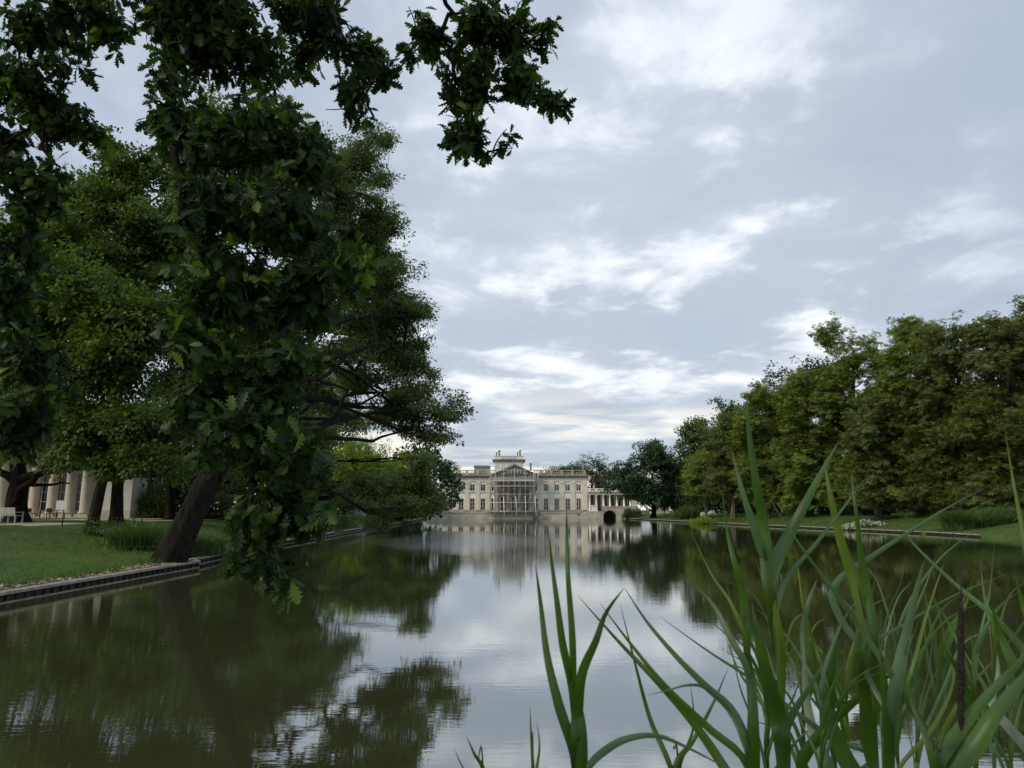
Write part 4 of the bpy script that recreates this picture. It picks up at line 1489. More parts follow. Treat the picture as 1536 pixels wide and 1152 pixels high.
def lat(px, py, Y):
    return at(px, py, Y + lean_away(px))


trunk = [lean_base, lat(292, 762, 27.0), lat(330, 690, 27.0), lat(372, 625, 27.0), lat(402, 560, 27.0), lat(425, 470, 27.2), lat(455, 380, 27.5), lat(490, 290, 27.8)]
grow('leaning_tree', 'big tree leaning right over the water from the left bank', trunk, 0.49,
     [LB(545, 250, 28, 60, 52, 2.2), LB(574, 325, 27, 44, 46, 2.0), LB(520, 340, 29, 60, 50, 2.5), LB(560, 415, 27, 60, 40, 2.4), LB(612, 475, 27, 50, 36, 1.8), LB(560, 500, 28, 70, 40, 2.5),
      LB(480, 460, 27, 60, 60, 3), LB(566, 380, 27.5, 50, 40, 2.2), LB(574, 450, 27.5, 50, 40, 2.2), LB(540, 470, 27, 60, 50, 2.5), LB(480, 380, 28, 60, 60, 3), LB(580, 520, 27, 56, 34, 2), LB(500, 530, 27.5, 60, 36, 2.2), LB(510, 300, 28.5, 50, 46, 2.2), LB(612, 540, 26.5, 50, 32, 1.8), LB(540, 570, 27, 55, 30, 2), LB(610, 590, 26, 58, 26, 1.8), LB(662, 618, 26, 42, 34, 1.8), LB(638, 655, 25.5, 46, 20, 1.6), LB(600, 625, 26, 60, 26, 1.8),
      LB(440, 350, 29, 60, 70, 3), LB(420, 500, 29, 50, 60, 3), LB(480, 250, 30, 50, 50, 2.5), LB(400, 240, 30, 60, 60, 3), LB(350, 420, 29, 60, 60, 3), LB(340, 310, 30, 60, 60, 3), LB(420, 300, 30, 60, 50, 3), LB(330, 200, 31, 60, 50, 3), LB(360, 500, 29, 50, 40, 2.5), LB(565, 200, 28, 30, 22, 1.6)],
     3500, 54, RHOMB, 0.185, 0.58, M['lean_leaf'], M['bark_dark'], 31, flat=0.34, shell=0.1, gap=0.55, gap_f=1.9, twigs=0.6, droop=0.5, njit=0.8, flare=1.22, limb_k=0.28,
     extra_limbs=[([lat(380, 612, 27), lat(440, 612, 26.8), lat(500, 606, 26.6), lat(580, 612, 26.3), lat(640, 640, 26)], 0.20, 0.04),
                  ([lat(400, 580, 27), lat(425, 545, 26.8), lat(470, 560, 26.6), lat(520, 585, 26.4)], 0.16, 0.04),
                  ([lat(385, 640, 27), lat(480, 650, 26.6), lat(560, 650, 26.2), lat(610, 640, 26.0), lat(660, 660, 25.8)], 0.13, 0.03),
                  ([lat(440, 430, 27.3), lat(520, 400, 27.2), lat(585, 345, 27.0)], 0.14, 0.03)])

# slim leaning trunk and thick upright trunk by the path, forked trunk at the frame edge
def up_tree(name, label, base, lean_px, top, tr, blobs, leaf_m, bark_m, seed, clumps=420, per=42, lsize=0.2, crad=0.6, leaf=RHOMB, **kw):
    b = Vector(base); b.z = ground_z(b.x, b.y) - 0.05
    pts = [b] + [Vector(p) for p in lean_px] + [Vector(top)]
    return grow(name, label, pts, tr, blobs, clumps, per, leaf, lsize, crad, leaf_m, bark_m, seed, **kw)


up_tree('park_tree', 'slim trunked tree leaning slightly right at the lawn edge', at(136, 796, 38), [at(148, 745, 38), at(160, 690, 38), at(166, 600, 38)], at(175, 420, 38.5), 0.30,
        [B(150, 560, 38, 90, 60, 3), B(210, 640, 37, 80, 45, 3), B(110, 640, 37, 70, 45, 3), B(220, 480, 39, 80, 60, 3), B(130, 440, 39, 80, 60, 3), B(250, 700, 36, 55, 26, 2), B(180, 690, 37, 60, 22, 2), B(170, 500, 38, 100, 60, 3)],
        M['lime_leaf'], M['bark'], 41, clumps=1400, per=48, lsize=0.25, crad=0.75, shell=0.2, gap=1.0, gap_f=1.0, leaf=RHOMB_WIDE, flat=0.4, flare=1.25)
up_tree('park_tree', 'thick upright dark trunk with tall bright green crown by the path', at(174, 784, 46), [at(176, 740, 46), at(178, 660, 46)], at(178, 400, 46), 0.42,
        [B(170, 300, 46, 80, 60, 3.5), B(110, 380, 45, 80, 70, 3.5), B(230, 380, 46, 70, 70, 3.5), B(180, 450, 44, 90, 60, 3.5), B(80, 480, 46, 80, 60, 3.5), B(260, 520, 46, 70, 60, 3), B(190, 255, 47, 60, 42, 3), B(130, 300, 47, 60, 50, 3), B(170, 370, 45, 90, 60, 3.5), B(100, 440, 45, 80, 60, 3.5), B(250, 330, 47, 70, 60, 3.5), B(300, 400, 48, 70, 60, 3.5), B(290, 280, 49, 60, 60, 3.5), B(230, 440, 46, 80, 60, 3.5), B(90, 300, 47, 60, 60, 3.5), B(330, 480, 49, 60, 60, 3.5)],
        M['lime_leaf'], M['bark_dark'], 42, clumps=2600, per=48, lsize=0.26, crad=0.8, shell=0.2, gap=1.0, gap_f=0.9, leaf=RHOMB_WIDE, flat=0.4, flare=1.3)
up_tree('forked_tree', 'massive dark trunk forking low at the left edge of the photo', at(24, 786, 47), [at(25, 750, 47), at(28, 712, 47)], at(20, 640, 47), 0.72,
        [B(0, 560, 47, 100, 60, 4), B(90, 640, 45, 80, 32, 3), B(-60, 480, 48, 90, 80, 4), B(40, 640, 46, 60, 40, 3), B(20, 430, 49, 70, 70, 4), B(110, 690, 44, 60, 16, 2), B(-60, 640, 47, 90, 60, 4), B(30, 360, 49, 90, 60, 4), B(40, 500, 48, 90, 70, 4)],
        M['lime_leaf'], M['bark_dark'], 43, clumps=1200, per=50, lsize=0.26, crad=0.8, shell=0.2, gap=1.0, gap_f=0.8, leaf=RHOMB_WIDE, flat=0.4, limb_k=0.5, flare=1.2,
        extra_limbs=[([at(30, 722, 47), at(60, 708, 46.6), at(95, 690, 46), at(150, 672, 45.5)], 0.36, 0.08), ([at(24, 722, 47), at(0, 706, 47), at(-40, 690, 47)], 0.34, 0.10),
                     ([at(42, 730, 47), at(70, 727, 46), at(105, 725, 45.4)], 0.14, 0.04)])
up_tree('park_tree', 'dark trunk in shade between the path and the leaning tree', at(255, 772, 62), [at(256, 740, 62)], at(258, 560, 62), 0.42,
        [B(260, 600, 62, 90, 70, 5), B(330, 650, 60, 90, 60, 4), B(230, 690, 60, 70, 30, 4), B(330, 560, 64, 80, 70, 5), B(290, 480, 64, 80, 60, 5), B(330, 720, 58, 60, 22, 3), B(390, 540, 63, 60, 60, 4), B(380, 640, 62, 60, 50, 4), B(60, 600, 63, 80, 70, 5), B(150, 640, 62, 80, 50, 4)],
        M['mid_leaf'], M['bark_dark'], 44, clumps=1500, per=46, lsize=0.28, crad=0.9, shell=0.2, gap=1.2, gap_f=0.6)
up_tree('low_branched_tree', 'dark spreading tree with low boughs reaching over the water toward the palace', at(425, 790, 54), [at(440, 750, 53.5), at(465, 712, 52.5)], at(490, 690, 51.5), 0.36,
        [B(470, 690, 51, 60, 34, 3), B(585, 726, 50, 56, 18, 2.5), B(628, 728, 51, 40, 28, 2), B(650, 752, 50, 18, 15, 1.3), B(625, 690, 50, 26, 18, 1.6), B(600, 755, 48, 60, 20, 2), B(540, 740, 50, 60, 28, 3), B(470, 650, 53, 50, 36, 3), B(570, 782, 47, 30, 10, 1.2), B(450, 700, 53, 60, 50, 3)],
        M['lean_leaf'], M['bark_dark'], 45, clumps=1100, per=56, lsize=0.19, crad=0.5, shell=0.2, flat=0.45, gap=1.0, gap_f=0.9, droop=0.5)
up_tree('lime_tree', 'bright yellow green rounded tree above the low dark boughs', at(560, 776, 98), [at(562, 740, 98)], at(568, 690, 98), 0.35,
        [B(580, 690, 98, 40, 32, 4), B(545, 680, 98, 50, 40, 5), B(600, 715, 97, 30, 24, 3), B(515, 700, 99, 50, 40, 5), B(555, 730, 96, 60, 24, 4)],
        M['yellow_leaf'], M['bark'], 46, clumps=420, per=36, lsize=0.32, crad=0.8, flat=0.6)
up_tree('park_tree', 'mid green tree behind the leaning tree trunk', at(420, 786, 70), [at(424, 740, 70)], at(430, 640, 70), 0.4,
        [B(430, 640, 70, 70, 50, 5), B(480, 690, 69, 60, 44, 4), B(400, 700, 69, 60, 44, 4), B(440, 560, 72, 60, 50, 5), B(470, 740, 67, 60, 26, 3), B(500, 620, 72, 50, 50, 4), B(400, 580, 72, 60, 50, 5), B(350, 560, 73, 60, 60, 5), B(480, 575, 73, 50, 36, 4), B(535, 625, 74, 34, 34, 4), B(350, 650, 70, 60, 50, 4)],
        M['mid_leaf'], M['bark_dark'], 47, clumps=1500, per=46, lsize=0.3, crad=0.9, shell=0.2, gap=1.2, gap_f=0.5)
up_tree('park_tree', 'deep green tree on the far left bank near the palace', at(600, 778, 128), [at(600, 750, 128)], at(602, 720, 128), 0.4,
        [B(600, 735, 128, 34, 26, 4), B(625, 750, 128, 24, 18, 3), B(570, 740, 128, 34, 28, 4), B(640, 762, 132, 14, 12, 2)],
        M['dark_leaf'], M['bark_dark'], 48, clumps=260, per=34, lsize=0.4, crad=1.0)
# trees behind the palace
up_tree('distant_tree', 'small sparse tree top showing above the left roof balustrade', at(672, 770, 215), [at(672, 740, 215)], at(673, 705, 215), 0.3,
        [B(674, 697, 215, 14, 8, 2.5), B(664, 703, 215, 9, 7, 2), B(684, 703, 215, 8, 5, 2)], M['mid_leaf'], M['bark_dark'], 49, clumps=70, per=26, lsize=0.45, crad=0.7)
up_tree('distant_tree', 'dark green tree rising behind the right end of the palace', at(888, 770, 222), [at(888, 740, 222)], at(888, 705, 222), 0.4,
        [B(888, 700, 222, 24, 19, 4), B(868, 712, 222, 20, 16, 4), B(905, 718, 222, 20, 22, 4)], M['dark_leaf'], M['bark_dark'], 50, clumps=260, per=30, lsize=0.5, crad=1.0)
up_tree('distant_tree', 'pale green low tree tops just above the right balustrade', at(850, 770, 250), [at(850, 745, 250)], at(850, 712, 250), 0.4,
        [B(846, 704, 250, 16, 10, 4), B(826, 708, 250, 14, 8, 4), B(862, 706, 250, 12, 12, 4)], M['mid_leaf'], M['bark_dark'], 51, clumps=160, per=28, lsize=0.55, crad=1.1)
up_tree('copper_tree', 'dark purplish tree between the palace corner and the round tree', at(900, 770, 196), [at(900, 750, 196)], at(899, 725, 196), 0.3,
        [B(896, 722, 196, 16, 18, 3), B(905, 738, 196, 14, 14, 3), B(886, 742, 196, 12, 14, 3)], M['copper_leaf'], M['bark_dark'], 52, clumps=170, per=30, lsize=0.42, crad=0.9)

# ------------------------------------------------------------------ trees on the right bank
up_tree('round_tree', 'dark green spreading tree overhanging the bridge end', at(980, 768, 154), [at(981, 752, 154)], at(978, 715, 154), 0.55,
        [B(975, 690, 154, 34, 28, 5), B(945, 708, 153, 32, 24, 4.5), B(1000, 705, 154, 30, 34, 5), B(930, 728, 151, 24, 18, 3.5), B(965, 728, 150, 40, 24, 4.5), B(1005, 738, 152, 26, 22, 4), B(975, 670, 155, 22, 12, 3.5), B(945, 742, 150, 26, 10, 3), B(975, 745, 151, 34, 14, 3.5), B(1005, 752, 153, 22, 14, 3)],
        M['dark_leaf'], M['bark_dark'], 61, clumps=900, per=42, lsize=0.42, crad=0.95, shell=0.2, leaf=RHOMB_WIDE, gap=1.6, gap_f=0.5, flat=0.6)


def chestnut(label, px, Y, top, hw, seed, leaf_m, base_py=778, low=752, clumps=900, per=30, gap=1.0, sparse=False, name='chestnut_tree', lsize=0.34):
    """a horse chestnut: tiers of drooping sprays from near the ground to the top"""
    rng = random.Random(seed)
    b = at(px, base_py, Y)
    blobs = []
    rows = 6
    for r in range(rows):
        f = r / (rows - 1)
        y = low - 18 - (low - 18 - (top + hw * 0.34)) * f
        wv = hw * (0.92 if r < rows - 2 else (0.84 if r == rows - 2 else 0.6))
        k = 4 if r < rows - 2 else 3
        for q in range(k):
            xx = px + (q - (k - 1) / 2) / max(1, (k - 1)) * 2 * wv * 0.58 + rng.uniform(-0.12, 0.12) * hw
            blobs.append(B(xx, y + rng.uniform(-8, 8), Y + rng.uniform(-2.5, 2.0), wv * rng.uniform(0.46, 0.62), (low - top) / rows * rng.uniform(0.62, 0.9), rng.uniform(2.4, 3.6)))
    return up_tree(name, label, (b.x, Y, 0), [at(px + rng.uniform(-4, 4), 735, Y), at(px + rng.uniform(-6, 6), (low + top) / 2, Y)], at(px + rng.uniform(-8, 8), top + hw * 0.5, Y), 0.38,
                   blobs, leaf_m, M['bark_pale'], seed, clumps=clumps, per=per, lsize=lsize, crad=0.95, leaf=PALM, flat=0.48, gap=gap, gap_f=0.75, droop=0.25, njit=0.3, shell=0.55, twigs=0.5, group='chestnuts along the right bank')


chestnut('browned chestnut at the right edge of the photo, tallest there', 1512, 73, 468, 72, 71, M['brown_chestnut_leaf'])
chestnut('brown tinged chestnut above the tall grass mound', 1440, 78, 484, 74, 72, M['brown_chestnut_leaf'])
chestnut('tall chestnut with open top branching against the sky', 1380, 84, 474, 66, 73, M['chestnut_leaf'], gap=0.6)
chestnut('short rusty chestnut above the white flower bed', 1318, 84, 585, 54, 74, M['brown_chestnut_leaf'], clumps=600)
chestnut('thin crowned chestnut with sky gaps among its boughs', 1276, 97, 496, 62, 75, M['chestnut_leaf'], clumps=1000, gap=1.4)
chestnut('yellow green chestnut left of the thin crowned one', 1215, 100, 550, 56, 76, M['chestnut_leaf'])
chestnut('yellowish chestnut in the middle of the right bank row', 1152, 108, 582, 50, 77, M['chestnut_leaf'])
chestnut('brown leaved chestnut behind the tallest reed leaf', 1100, 117, 622, 44, 78, M['brown_chestnut_leaf'], clumps=700)
chestnut('smallest far chestnut at the palace end of the row', 1062, 126, 672, 32, 79, M['chestnut_leaf'], clumps=520)
G = 'green trees behind the chestnuts'
up_tree('green_tree', 'deep green tree top rising behind the yellow green chestnut', at(1195, 776, 116), [at(1195, 740, 116)], at(1195, 620, 116), 0.4,
        [B(1195, 562, 116, 40, 34, 4), B(1165, 600, 116, 40, 36, 4), B(1235, 560, 118, 40, 36, 4), B(1222, 600, 116, 30, 40, 4), B(1195, 660, 116, 50, 50, 5), B(1190, 720, 116, 50, 40, 5)], M['dark_leaf'], M['bark_dark'], 81, clumps=420, per=34, lsize=0.42, crad=1.0, leaf=RHOMB_WIDE, gap=1.5, gap_f=0.5, group=G)
up_tree('green_tree', 'green domed tree behind the brown leaved chestnut', at(1095, 776, 138), [at(1095, 740, 138)], at(1095, 650, 138), 0.4,
        [B(1095, 615, 138, 30, 24, 4), B(1122, 630, 138, 26, 30, 4), B(1070, 645, 138, 28, 26, 4), B(1100, 690, 138, 50, 44, 5), B(1135, 600, 138, 20, 18, 4)], M['mid_leaf'], M['bark_dark'], 82, clumps=420, per=34, lsize=0.42, crad=1.0, leaf=RHOMB_WIDE, gap=1.5, gap_f=0.5, group=G)
up_tree('green_tree', 'green tree nearest the dark round tree in the right wood', at(1042, 774, 146), [at(1042, 740, 146)], at(1042, 670, 146), 0.4,
        [B(1045, 640, 146, 24, 24, 4), B(1030, 668, 146, 20, 26, 4), B(1060, 670, 146, 26, 30, 4), B(1040, 715, 146, 34, 40, 5)], M['mid_leaf'], M['bark_dark'], 83, clumps=380, per=34, lsize=0.42, crad=1.0, leaf=RHOMB_WIDE, gap=1.5, gap_f=0.5, group=G)


# the far-off wood closing the view behind both banks: one mass of leaves
def far_wood(name, label, spots, n, seed, mat):
    rng = np.random.default_rng(seed)
    blobs = [((x, y, z + h * 0.5), (w_, 5.0, h * 0.52)) for x, y, z, w_, h in spots]
    P, D, k = sample_blobs(rng, blobs, n, 0.75)
    P = P[P[:, 2] > 0.6]; n = len(P)
    me = leaves_mesh(name, rng, P, rng.normal(size=(n, 3)), UP + rng.normal(size=(n, 3)) * 0.6, rng.uniform(0.5, 1.0, n), RHOMB_WIDE, rng.random(n))
    o = add(name, me, mat); o['kind'] = 'stuff'
    return o


spots = []
r_ = random.Random(9)
for k in range(14):
    Y = 92 + k * 6.5
    spots.append((at(1560 - k * 36, 760, Y).x + 14 + r_.uniform(-2, 2), Y, 0.9, 7.0, 15.5 - k * 0.2 + r_.uniform(-1, 1)))
for q in range(12):
    Y = 176 + (q % 3) * 6
    spots.append((at(1022 + q * 14, 760, Y).x, Y, 0.9, 4.5, 12 + r_.uniform(-1, 2)))
for q in range(14):
    Y = 90 + q * 6
    spots.append((bank_x(RIGHT, Y) + 26 + r_.uniform(-2, 2), Y, 0.9, 5.0, 9))
far_wood('far_wood_right', '', spots, 90000, 91, M['dark_leaf'])
spots = []
for k in range(16):
    spots.append((-75 + k * 4.0 + r_.uniform(-1, 1), 92 + r_.uniform(-6, 10) + max(0, k - 8) * 4, 0.9, 7.0, 15 + r_.uniform(-3, 3) - max(0, k - 9) * 0.9))
for q in range(9):
    spots.append((-26 - 2.0 * (q % 3), 128 + q * 5.5, 0.6, 4.0, 9 + r_.uniform(-1, 3)))
for q in range(8):
    spots.append((-22.5 - (q % 2), 122 + q * 6.5, 0.3, 2.6, 2.6))
far_wood('far_wood_left', '', spots, 75000, 92, M['dark_leaf'])
spots = [(x + r_.uniform(-3, 3), 275 + r_.uniform(-10, 10), 0.9, 13, 13 + r_.uniform(-3, 3)) for x in range(-130, 190, 15)]
far_wood('far_wood_behind_palace', '', spots, 22000, 93, M['mid_leaf'])


# ------------------------------------------------------------------ shrubs and flowers on the right bank
def shrub(name, label, cat, blobs, n, lsize, mat, seed, leaf=RHOMB, flowers=0, group=None, stem=True):
    rng = np.random.default_rng(seed)
    c = blobs[0][0]
    z = ground_z(c[0], c[1])
    R = thing(name, label, cat, (c[0], c[1], z), group)
    O = np.array(list(R.location))
    C, D, k = sample_blobs(rng, blobs, n // 14, 0.4)
    C = C[C[:, 2] > z + 0.05]
    tubes = [(curve(O + np.array([rng.normal() * 0.1, rng.normal() * 0.1, -0.05]), q, rng, n=4) - O, np.linspace(0.02, 0.006, 4), 4) for q in C[::3]]
    if tubes:
        add('stem', tubes_mesh('stem', tubes), M['bark_dark'], R)
    P = np.repeat(C, 14, axis=0); P = P + rng.normal(size=P.shape) * 0.22
    m = len(P)
    add('foliage', leaves_mesh('foliage', rng, P - O, rng.normal(size=(m, 3)), UP + rng.normal(size=(m, 3)) * 0.6, lsize * rng.uniform(0.7, 1.3, m), leaf, rng.random(m)), mat, R)
    if flowers:
        Cf, Df, _ = sample_blobs(rng, blobs, flowers, 0.95)
        ok = (Cf[:, 2] > z + 0.25) & (Df[:, 2] > -0.1)
        Cf = np.repeat(Cf[ok], 6, axis=0) + rng.normal(size=(ok.sum() * 6, 3)) * 0.08
        m = len(Cf)
        add('flower_heads', leaves_mesh('flower_heads', rng, Cf - O, rng.normal(size=(m, 3)), UP + rng.normal(size=(m, 3)) * 0.5, rng.uniform(0.10, 0.18, m), RHOMB_WIDE, rng.random(m)), M['petal'], R)
    return R


def GB(px, Y, dz, rpx, h, ry):
    x = at(px, 772, Y).x
    return ((x, Y, ground_z(x, Y) + dz), (rpx * Y / F, ry, h))


shrub('flower_bed', 'low white flowering bed below the rusty chestnut', 'flower bed', [GB(1275, 76, 0.3, 14, 0.45, 0.8), GB(1296, 76, 0.35, 16, 0.5, 0.8), GB(1316, 75.5, 0.2, 12, 0.35, 0.7)], 1600, 0.14, M['shrub_leaf'], 101, flowers=170)
shrub('green_shrub', 'light green rounded shrub where the right bank meets the round tree', 'shrub', [GB(1030, 132, 1.0, 17, 1.5, 1.8), GB(1018, 134, 0.7, 12, 1.1, 1.4), GB(1042, 131, 0.8, 12, 1.2, 1.4)], 5200, 0.26, M['shrub_leaf'], 102)
shrub('green_shrub', 'low yellow green mound in front of the white flowering shrubs', 'shrub', [GB(1056, 110, 0.3, 16, 0.6, 1.0), GB(1044, 111, 0.2, 10, 0.4, 0.8)], 2200, 0.2, M['yellow_leaf'], 103)
shrub('dark_shrub', 'dark bush hiding the right foot of the bridge', 'shrub', [GB(944, 165, 0.9, 10, 1.5, 1.6), GB(955, 164, 0.8, 9, 1.3, 1.5), GB(937, 167, 0.5, 6, 1.0, 1.0)], 4200, 0.28, M['dark_leaf'], 104)
shrub('dark_shrub', 'dark bush seen through the bridge arch', 'shrub', [((24.0, 182, 1.6), (3.2, 1.6, 1.6)), ((27.5, 183, 1.8), (3.0, 1.6, 1.8))], 5000, 0.3, M['dark_leaf'], 110)
shrub('flowering_shrub', 'left of two white flowering shrubs on the right bank', 'shrub', [GB(1054, 113, 1.15, 4.5, 0.5, 0.5)], 500, 0.12, M['shrub_leaf'], 105, flowers=90, group='white flowering shrubs on the right bank')
shrub('flowering_shrub', 'right of two white flowering shrubs, raised on a thin stem', 'shrub', [GB(1067, 112, 1.2, 5.0, 0.5, 0.5)], 500, 0.12, M['shrub_leaf'], 106, flowers=110, group='white flowering shrubs on the right bank')
shrub('ground_cover_plant', 'low leafy plants right of the slim leaning trunk', 'plant', [((-21.3, 37.5, 1.15), (0.9, 0.7, 0.3)), ((-20.2, 38.0, 1.15), (0.9, 0.7, 0.28)), ((-19.3, 37.0, 1.0), (0.8, 0.7, 0.25))], 1500, 0.16, M['shrub_leaf'], 107)
shrub('green_shrub', 'leafy bush under the low left boughs', 'shrub', [((-16.8, 62, 1.0), (1.4, 2.5, 0.9)), ((-17.5, 68, 1.1), (1.4, 2.5, 1.1)), ((-17.2, 75, 1.0), (1.4, 3.0, 1.0))], 4200, 0.22, M['mid_leaf'], 108)
shrub('green_shrub', 'bush behind the white bench beyond the leaning trunk', 'shrub', [((-32.6, 65.5, 2.6), (1.8, 1.6, 2.2)), ((-24.5, 68, 1.9), (2.2, 1.6, 1.4)), ((-28.0, 69, 2.0), (2.4, 1.6, 1.6)), ((-20.5, 66, 1.7), (1.6, 1.5, 1.2))], 9000, 0.24, M['mid_leaf'], 109)

# ------------------------------------------------------------------ the oak whose boughs hang into the picture
def build_oak():
    rng = np.random.default_rng(201)
    base = Vector((-6.2, -1.6, 0.5))
    R = thing('oak_tree', 'near oak whose dark lobed leaves hang across the top left', 'tree', base)
    O = np.array(list(base))
    tp = resample([base, (-6.1, -1.5, 2.5), (-5.9, -1.3, 5.0), (-5.6, -1.0, 7.6), (-5.2, -0.6, 9.5)], 14)
    add('trunk', tubes_mesh('trunk', [(tp - O, np.concatenate([[0.75, 0.62], np.linspace(0.55, 0.34, 12)]), 28)]), M['bark'], R)
    # boughs: limb through the picture, its crown masses (px, py, distance, half-width, half-height, half-depth) and number of sprays
    boughs = [
        ([(205, -50, 4.6), (248, 70, 4.5), (262, 190, 4.4), (285, 330, 4.2), (312, 470, 4.0), (345, 620, 3.7), (385, 760, 3.5), (425, 862, 3.4)], tp[11], 0.026,
         [(245, 20, 4.7, 70, 45, .4), (330, 0, 4.8, 80, 40, .4), (300, 60, 4.7, 95, 80, .5), (390, 70, 4.7, 85, 85, .5), (270, 190, 4.5, 58, 90, .45), (365, 190, 4.4, 95, 85, .5), (455, 215, 4.3, 70, 80, .5), (330, 310, 4.2, 85, 85, .5), (430, 320, 4.1, 90, 75, .5),
          (520, 385, 4.0, 62, 32, .3), (330, 430, 4.0, 95, 85, .5), (440, 430, 4.0, 85, 75, .5), (330, 545, 3.8, 95, 75, .45), (430, 540, 3.8, 62, 70, .4), (290, 600, 3.8, 55, 52, .35), (380, 640, 3.6, 80, 62, .4),
          (445, 680, 3.5, 48, 42, .3), (400, 735, 3.5, 72, 56, .35), (468, 765, 3.4, 38, 30, .25), (375, 800, 3.4, 42, 40, .25), (425, 858, 3.35, 46, 34, .25)], 820),
        ([(470, -50, 5.2), (505, 40, 5.1), (535, 110, 5.0), (560, 180, 5.0)], tp[12], 0.022,
         [(450, 0, 5.2, 70, 40, .4), (475, 50, 5.2, 72, 70, .4), (545, 70, 5.2, 48, 75, .4), (530, 150, 5.0, 48, 42, .35), (575, 115, 5.0, 22, 26, .2)], 170),
        ([(60, -50, 5.0), (44, 50, 5.0), (60, 140, 5.0), (70, 250, 4.9), (40, 360, 4.8)], tp[10], 0.026,
         [(60, 40, 5.1, 75, 62, .45), (150, 22, 5.0, 70, 50, .4), (75, 160, 5.0, 88, 62, .45), (130, 195, 5.0, 40, 26, .3), (50, 270, 4.9, 70, 62, .45), (25, 365, 4.8, 50, 50, .4), (105, 95, 5.0, 48, 22, .3), (15, 130, 5.1, 40, 60, .4), (10, 210, 5.0, 40, 60, .4)], 360),
        ([(-60, 330, 4.6), (-20, 420, 4.6), (30, 500, 4.5), (70, 570, 4.4), (60, 640, 4.4)], tp[9], 0.024,
         [(20, 450, 4.6, 60, 55, .4), (55, 540, 4.5, 58, 62, .4), (20, 610, 4.4, 50, 40, .35), (10, 660, 4.4, 40, 30, .3)], 130),
        ([(650, -50, 5.0), (668, 30, 4.9), (672, 110, 4.9), (690, 190, 4.8), (715, 225, 4.8)], tp[13], 0.018,
         [(640, 60, 4.95, 36, 55, .3), (720, 40, 4.9, 62, 55, .4), (705, 110, 4.9, 46, 60, .35), (712, 195, 4.8, 52, 42, .3), (762, 210, 4.8, 22, 14, .15)], 175),
        ([(690, -50, 4.9), (745, 40, 4.8), (785, 110, 4.8), (825, 150, 4.7), (858, 156, 4.7)], tp[13], 0.018,
         [(770, 45, 4.9, 48, 55, .35), (775, 115, 4.8, 48, 52, .35), (815, 55, 4.8, 24, 20, .2), (815, 150, 4.7, 34, 18, .2), (848, 157, 4.7, 14, 7, .1)], 130),
    ]
    for path, start, r0, masses, count in boughs:
        pts = [at(*p) for p in path]
        s = Vector(start)
        lead = [s, s.lerp(pts[0], 0.55) + Vector((0, 0, 0.9))]
        c = resample(lead + pts, 34)
        c[10:] += rng.normal(size=(24, 3)) * 0.022
        n_in = len(c)
        rad = np.concatenate([np.linspace(r0 * 2.2, r0, 12), np.linspace(r0, 0.008, n_in - 12)])
        tubes = [(c - O, rad, 8)]
        nodes = [c[10:]]
        blobs = [B(a, b_, y_, w_, h_, d_) for a, b_, y_, w_, h_, d_ in masses]
        # the crown goes on above the picture, along the lead of each bough
        for f in (0.35, 0.65, 0.92):
            q_ = lead[1].lerp(pts[0], f) + Vector((0, 0, 0.35))
            if q_.z > at(700, -60, q_.y).z + 0.3:
                blobs.append((q_, (0.55, 0.45, 0.28)))
                count += 40
        for cc, rr in blobs:
            cc = np.array(list(cc)); nn = np.concatenate(nodes[:1])
            cost = np.linalg.norm(nn - cc, axis=1) + np.maximum(0, cc[2] - nn[:, 2]) * 0.5
            i = int(np.argmin(cost))
            e = cc + rng.normal(size=3) * np.array(rr) * 0.4 - np.array([0, 0, rr[2] * 0.4])
            pth = crook(curve(nn[i], e, rng, lift=rng.uniform(-0.05, 0.12), n=8, jit=0.15), rng, 0.05)
            tubes.append((pth - O, np.linspace(0.014, 0.004, 8), 5)); nodes.append(pth[1:])
            for q in range(2):
                e2 = cc + rng.normal(size=3) * np.array(rr) * 0.6
                p2 = curve(pth[3 + 2 * q], e2, rng, n=6, jit=0.12)
                tubes.append((p2 - O, np.linspace(0.007, 0.003, 6), 4)); nodes.append(p2[1:])
        nodes = np.concatenate(nodes)
        C, D, k = sample_blobs(rng, split_blobs(rng, blobs, 3), int(count * 1.75), 0.1)
        keep = np.argsort(-wobble(C, 6.0, 1.3) - rng.random(len(C)) * 1.5)[:int(count * 1.5)]
        C, D = C[keep], D[keep]
        P, A, Nn, S, T = [], [], [], [], []
        for cl, dd in zip(C, D):
            i = int(np.argmin(((nodes - cl) ** 2).sum(1)))
            tw = curve(nodes[i], cl - np.array([0, 0, 0.05 * rng.random()]), rng, lift=0.12, n=5, jit=0.1)
            tubes.append((tw - O, np.linspace(0.0045, 0.002, 5), 3))
            d = tw[-1] - tw[-2]; d /= np.linalg.norm(d) + 1e-6
            m = rng.integers(8, 13)
            tone = rng.random()
            for q in range(m):
                f = 1.0 if q < 4 else rng.uniform(0.25, 1.0)
                k_ = min(3, int(f * 4)); g = f * 4 - k_
                pos = tw[k_] * (1 - g) + tw[min(4, k_ + 1)] * g + rng.normal(size=3) * 0.012
                a = d * 0.45 + rng.normal(size=3) * 0.8
                a[2] -= 0.6
                P.append(pos); A.append(a)
                Nn.append(UP * 0.6 + dd * 0.3 + rng.normal(size=3) * 0.7 + np.array([0, -0.25, 0]))
                S.append(rng.uniform(0.055, 0.125)); T.append(np.clip(tone * 0.5 + rng.random() ** 1.6 * 0.5, 0, 1))
        br = add('bough', tubes_mesh('bough', tubes), M['bark_dark'], R)
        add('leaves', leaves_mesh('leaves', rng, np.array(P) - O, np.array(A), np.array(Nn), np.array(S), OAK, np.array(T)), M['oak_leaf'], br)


build_oak()

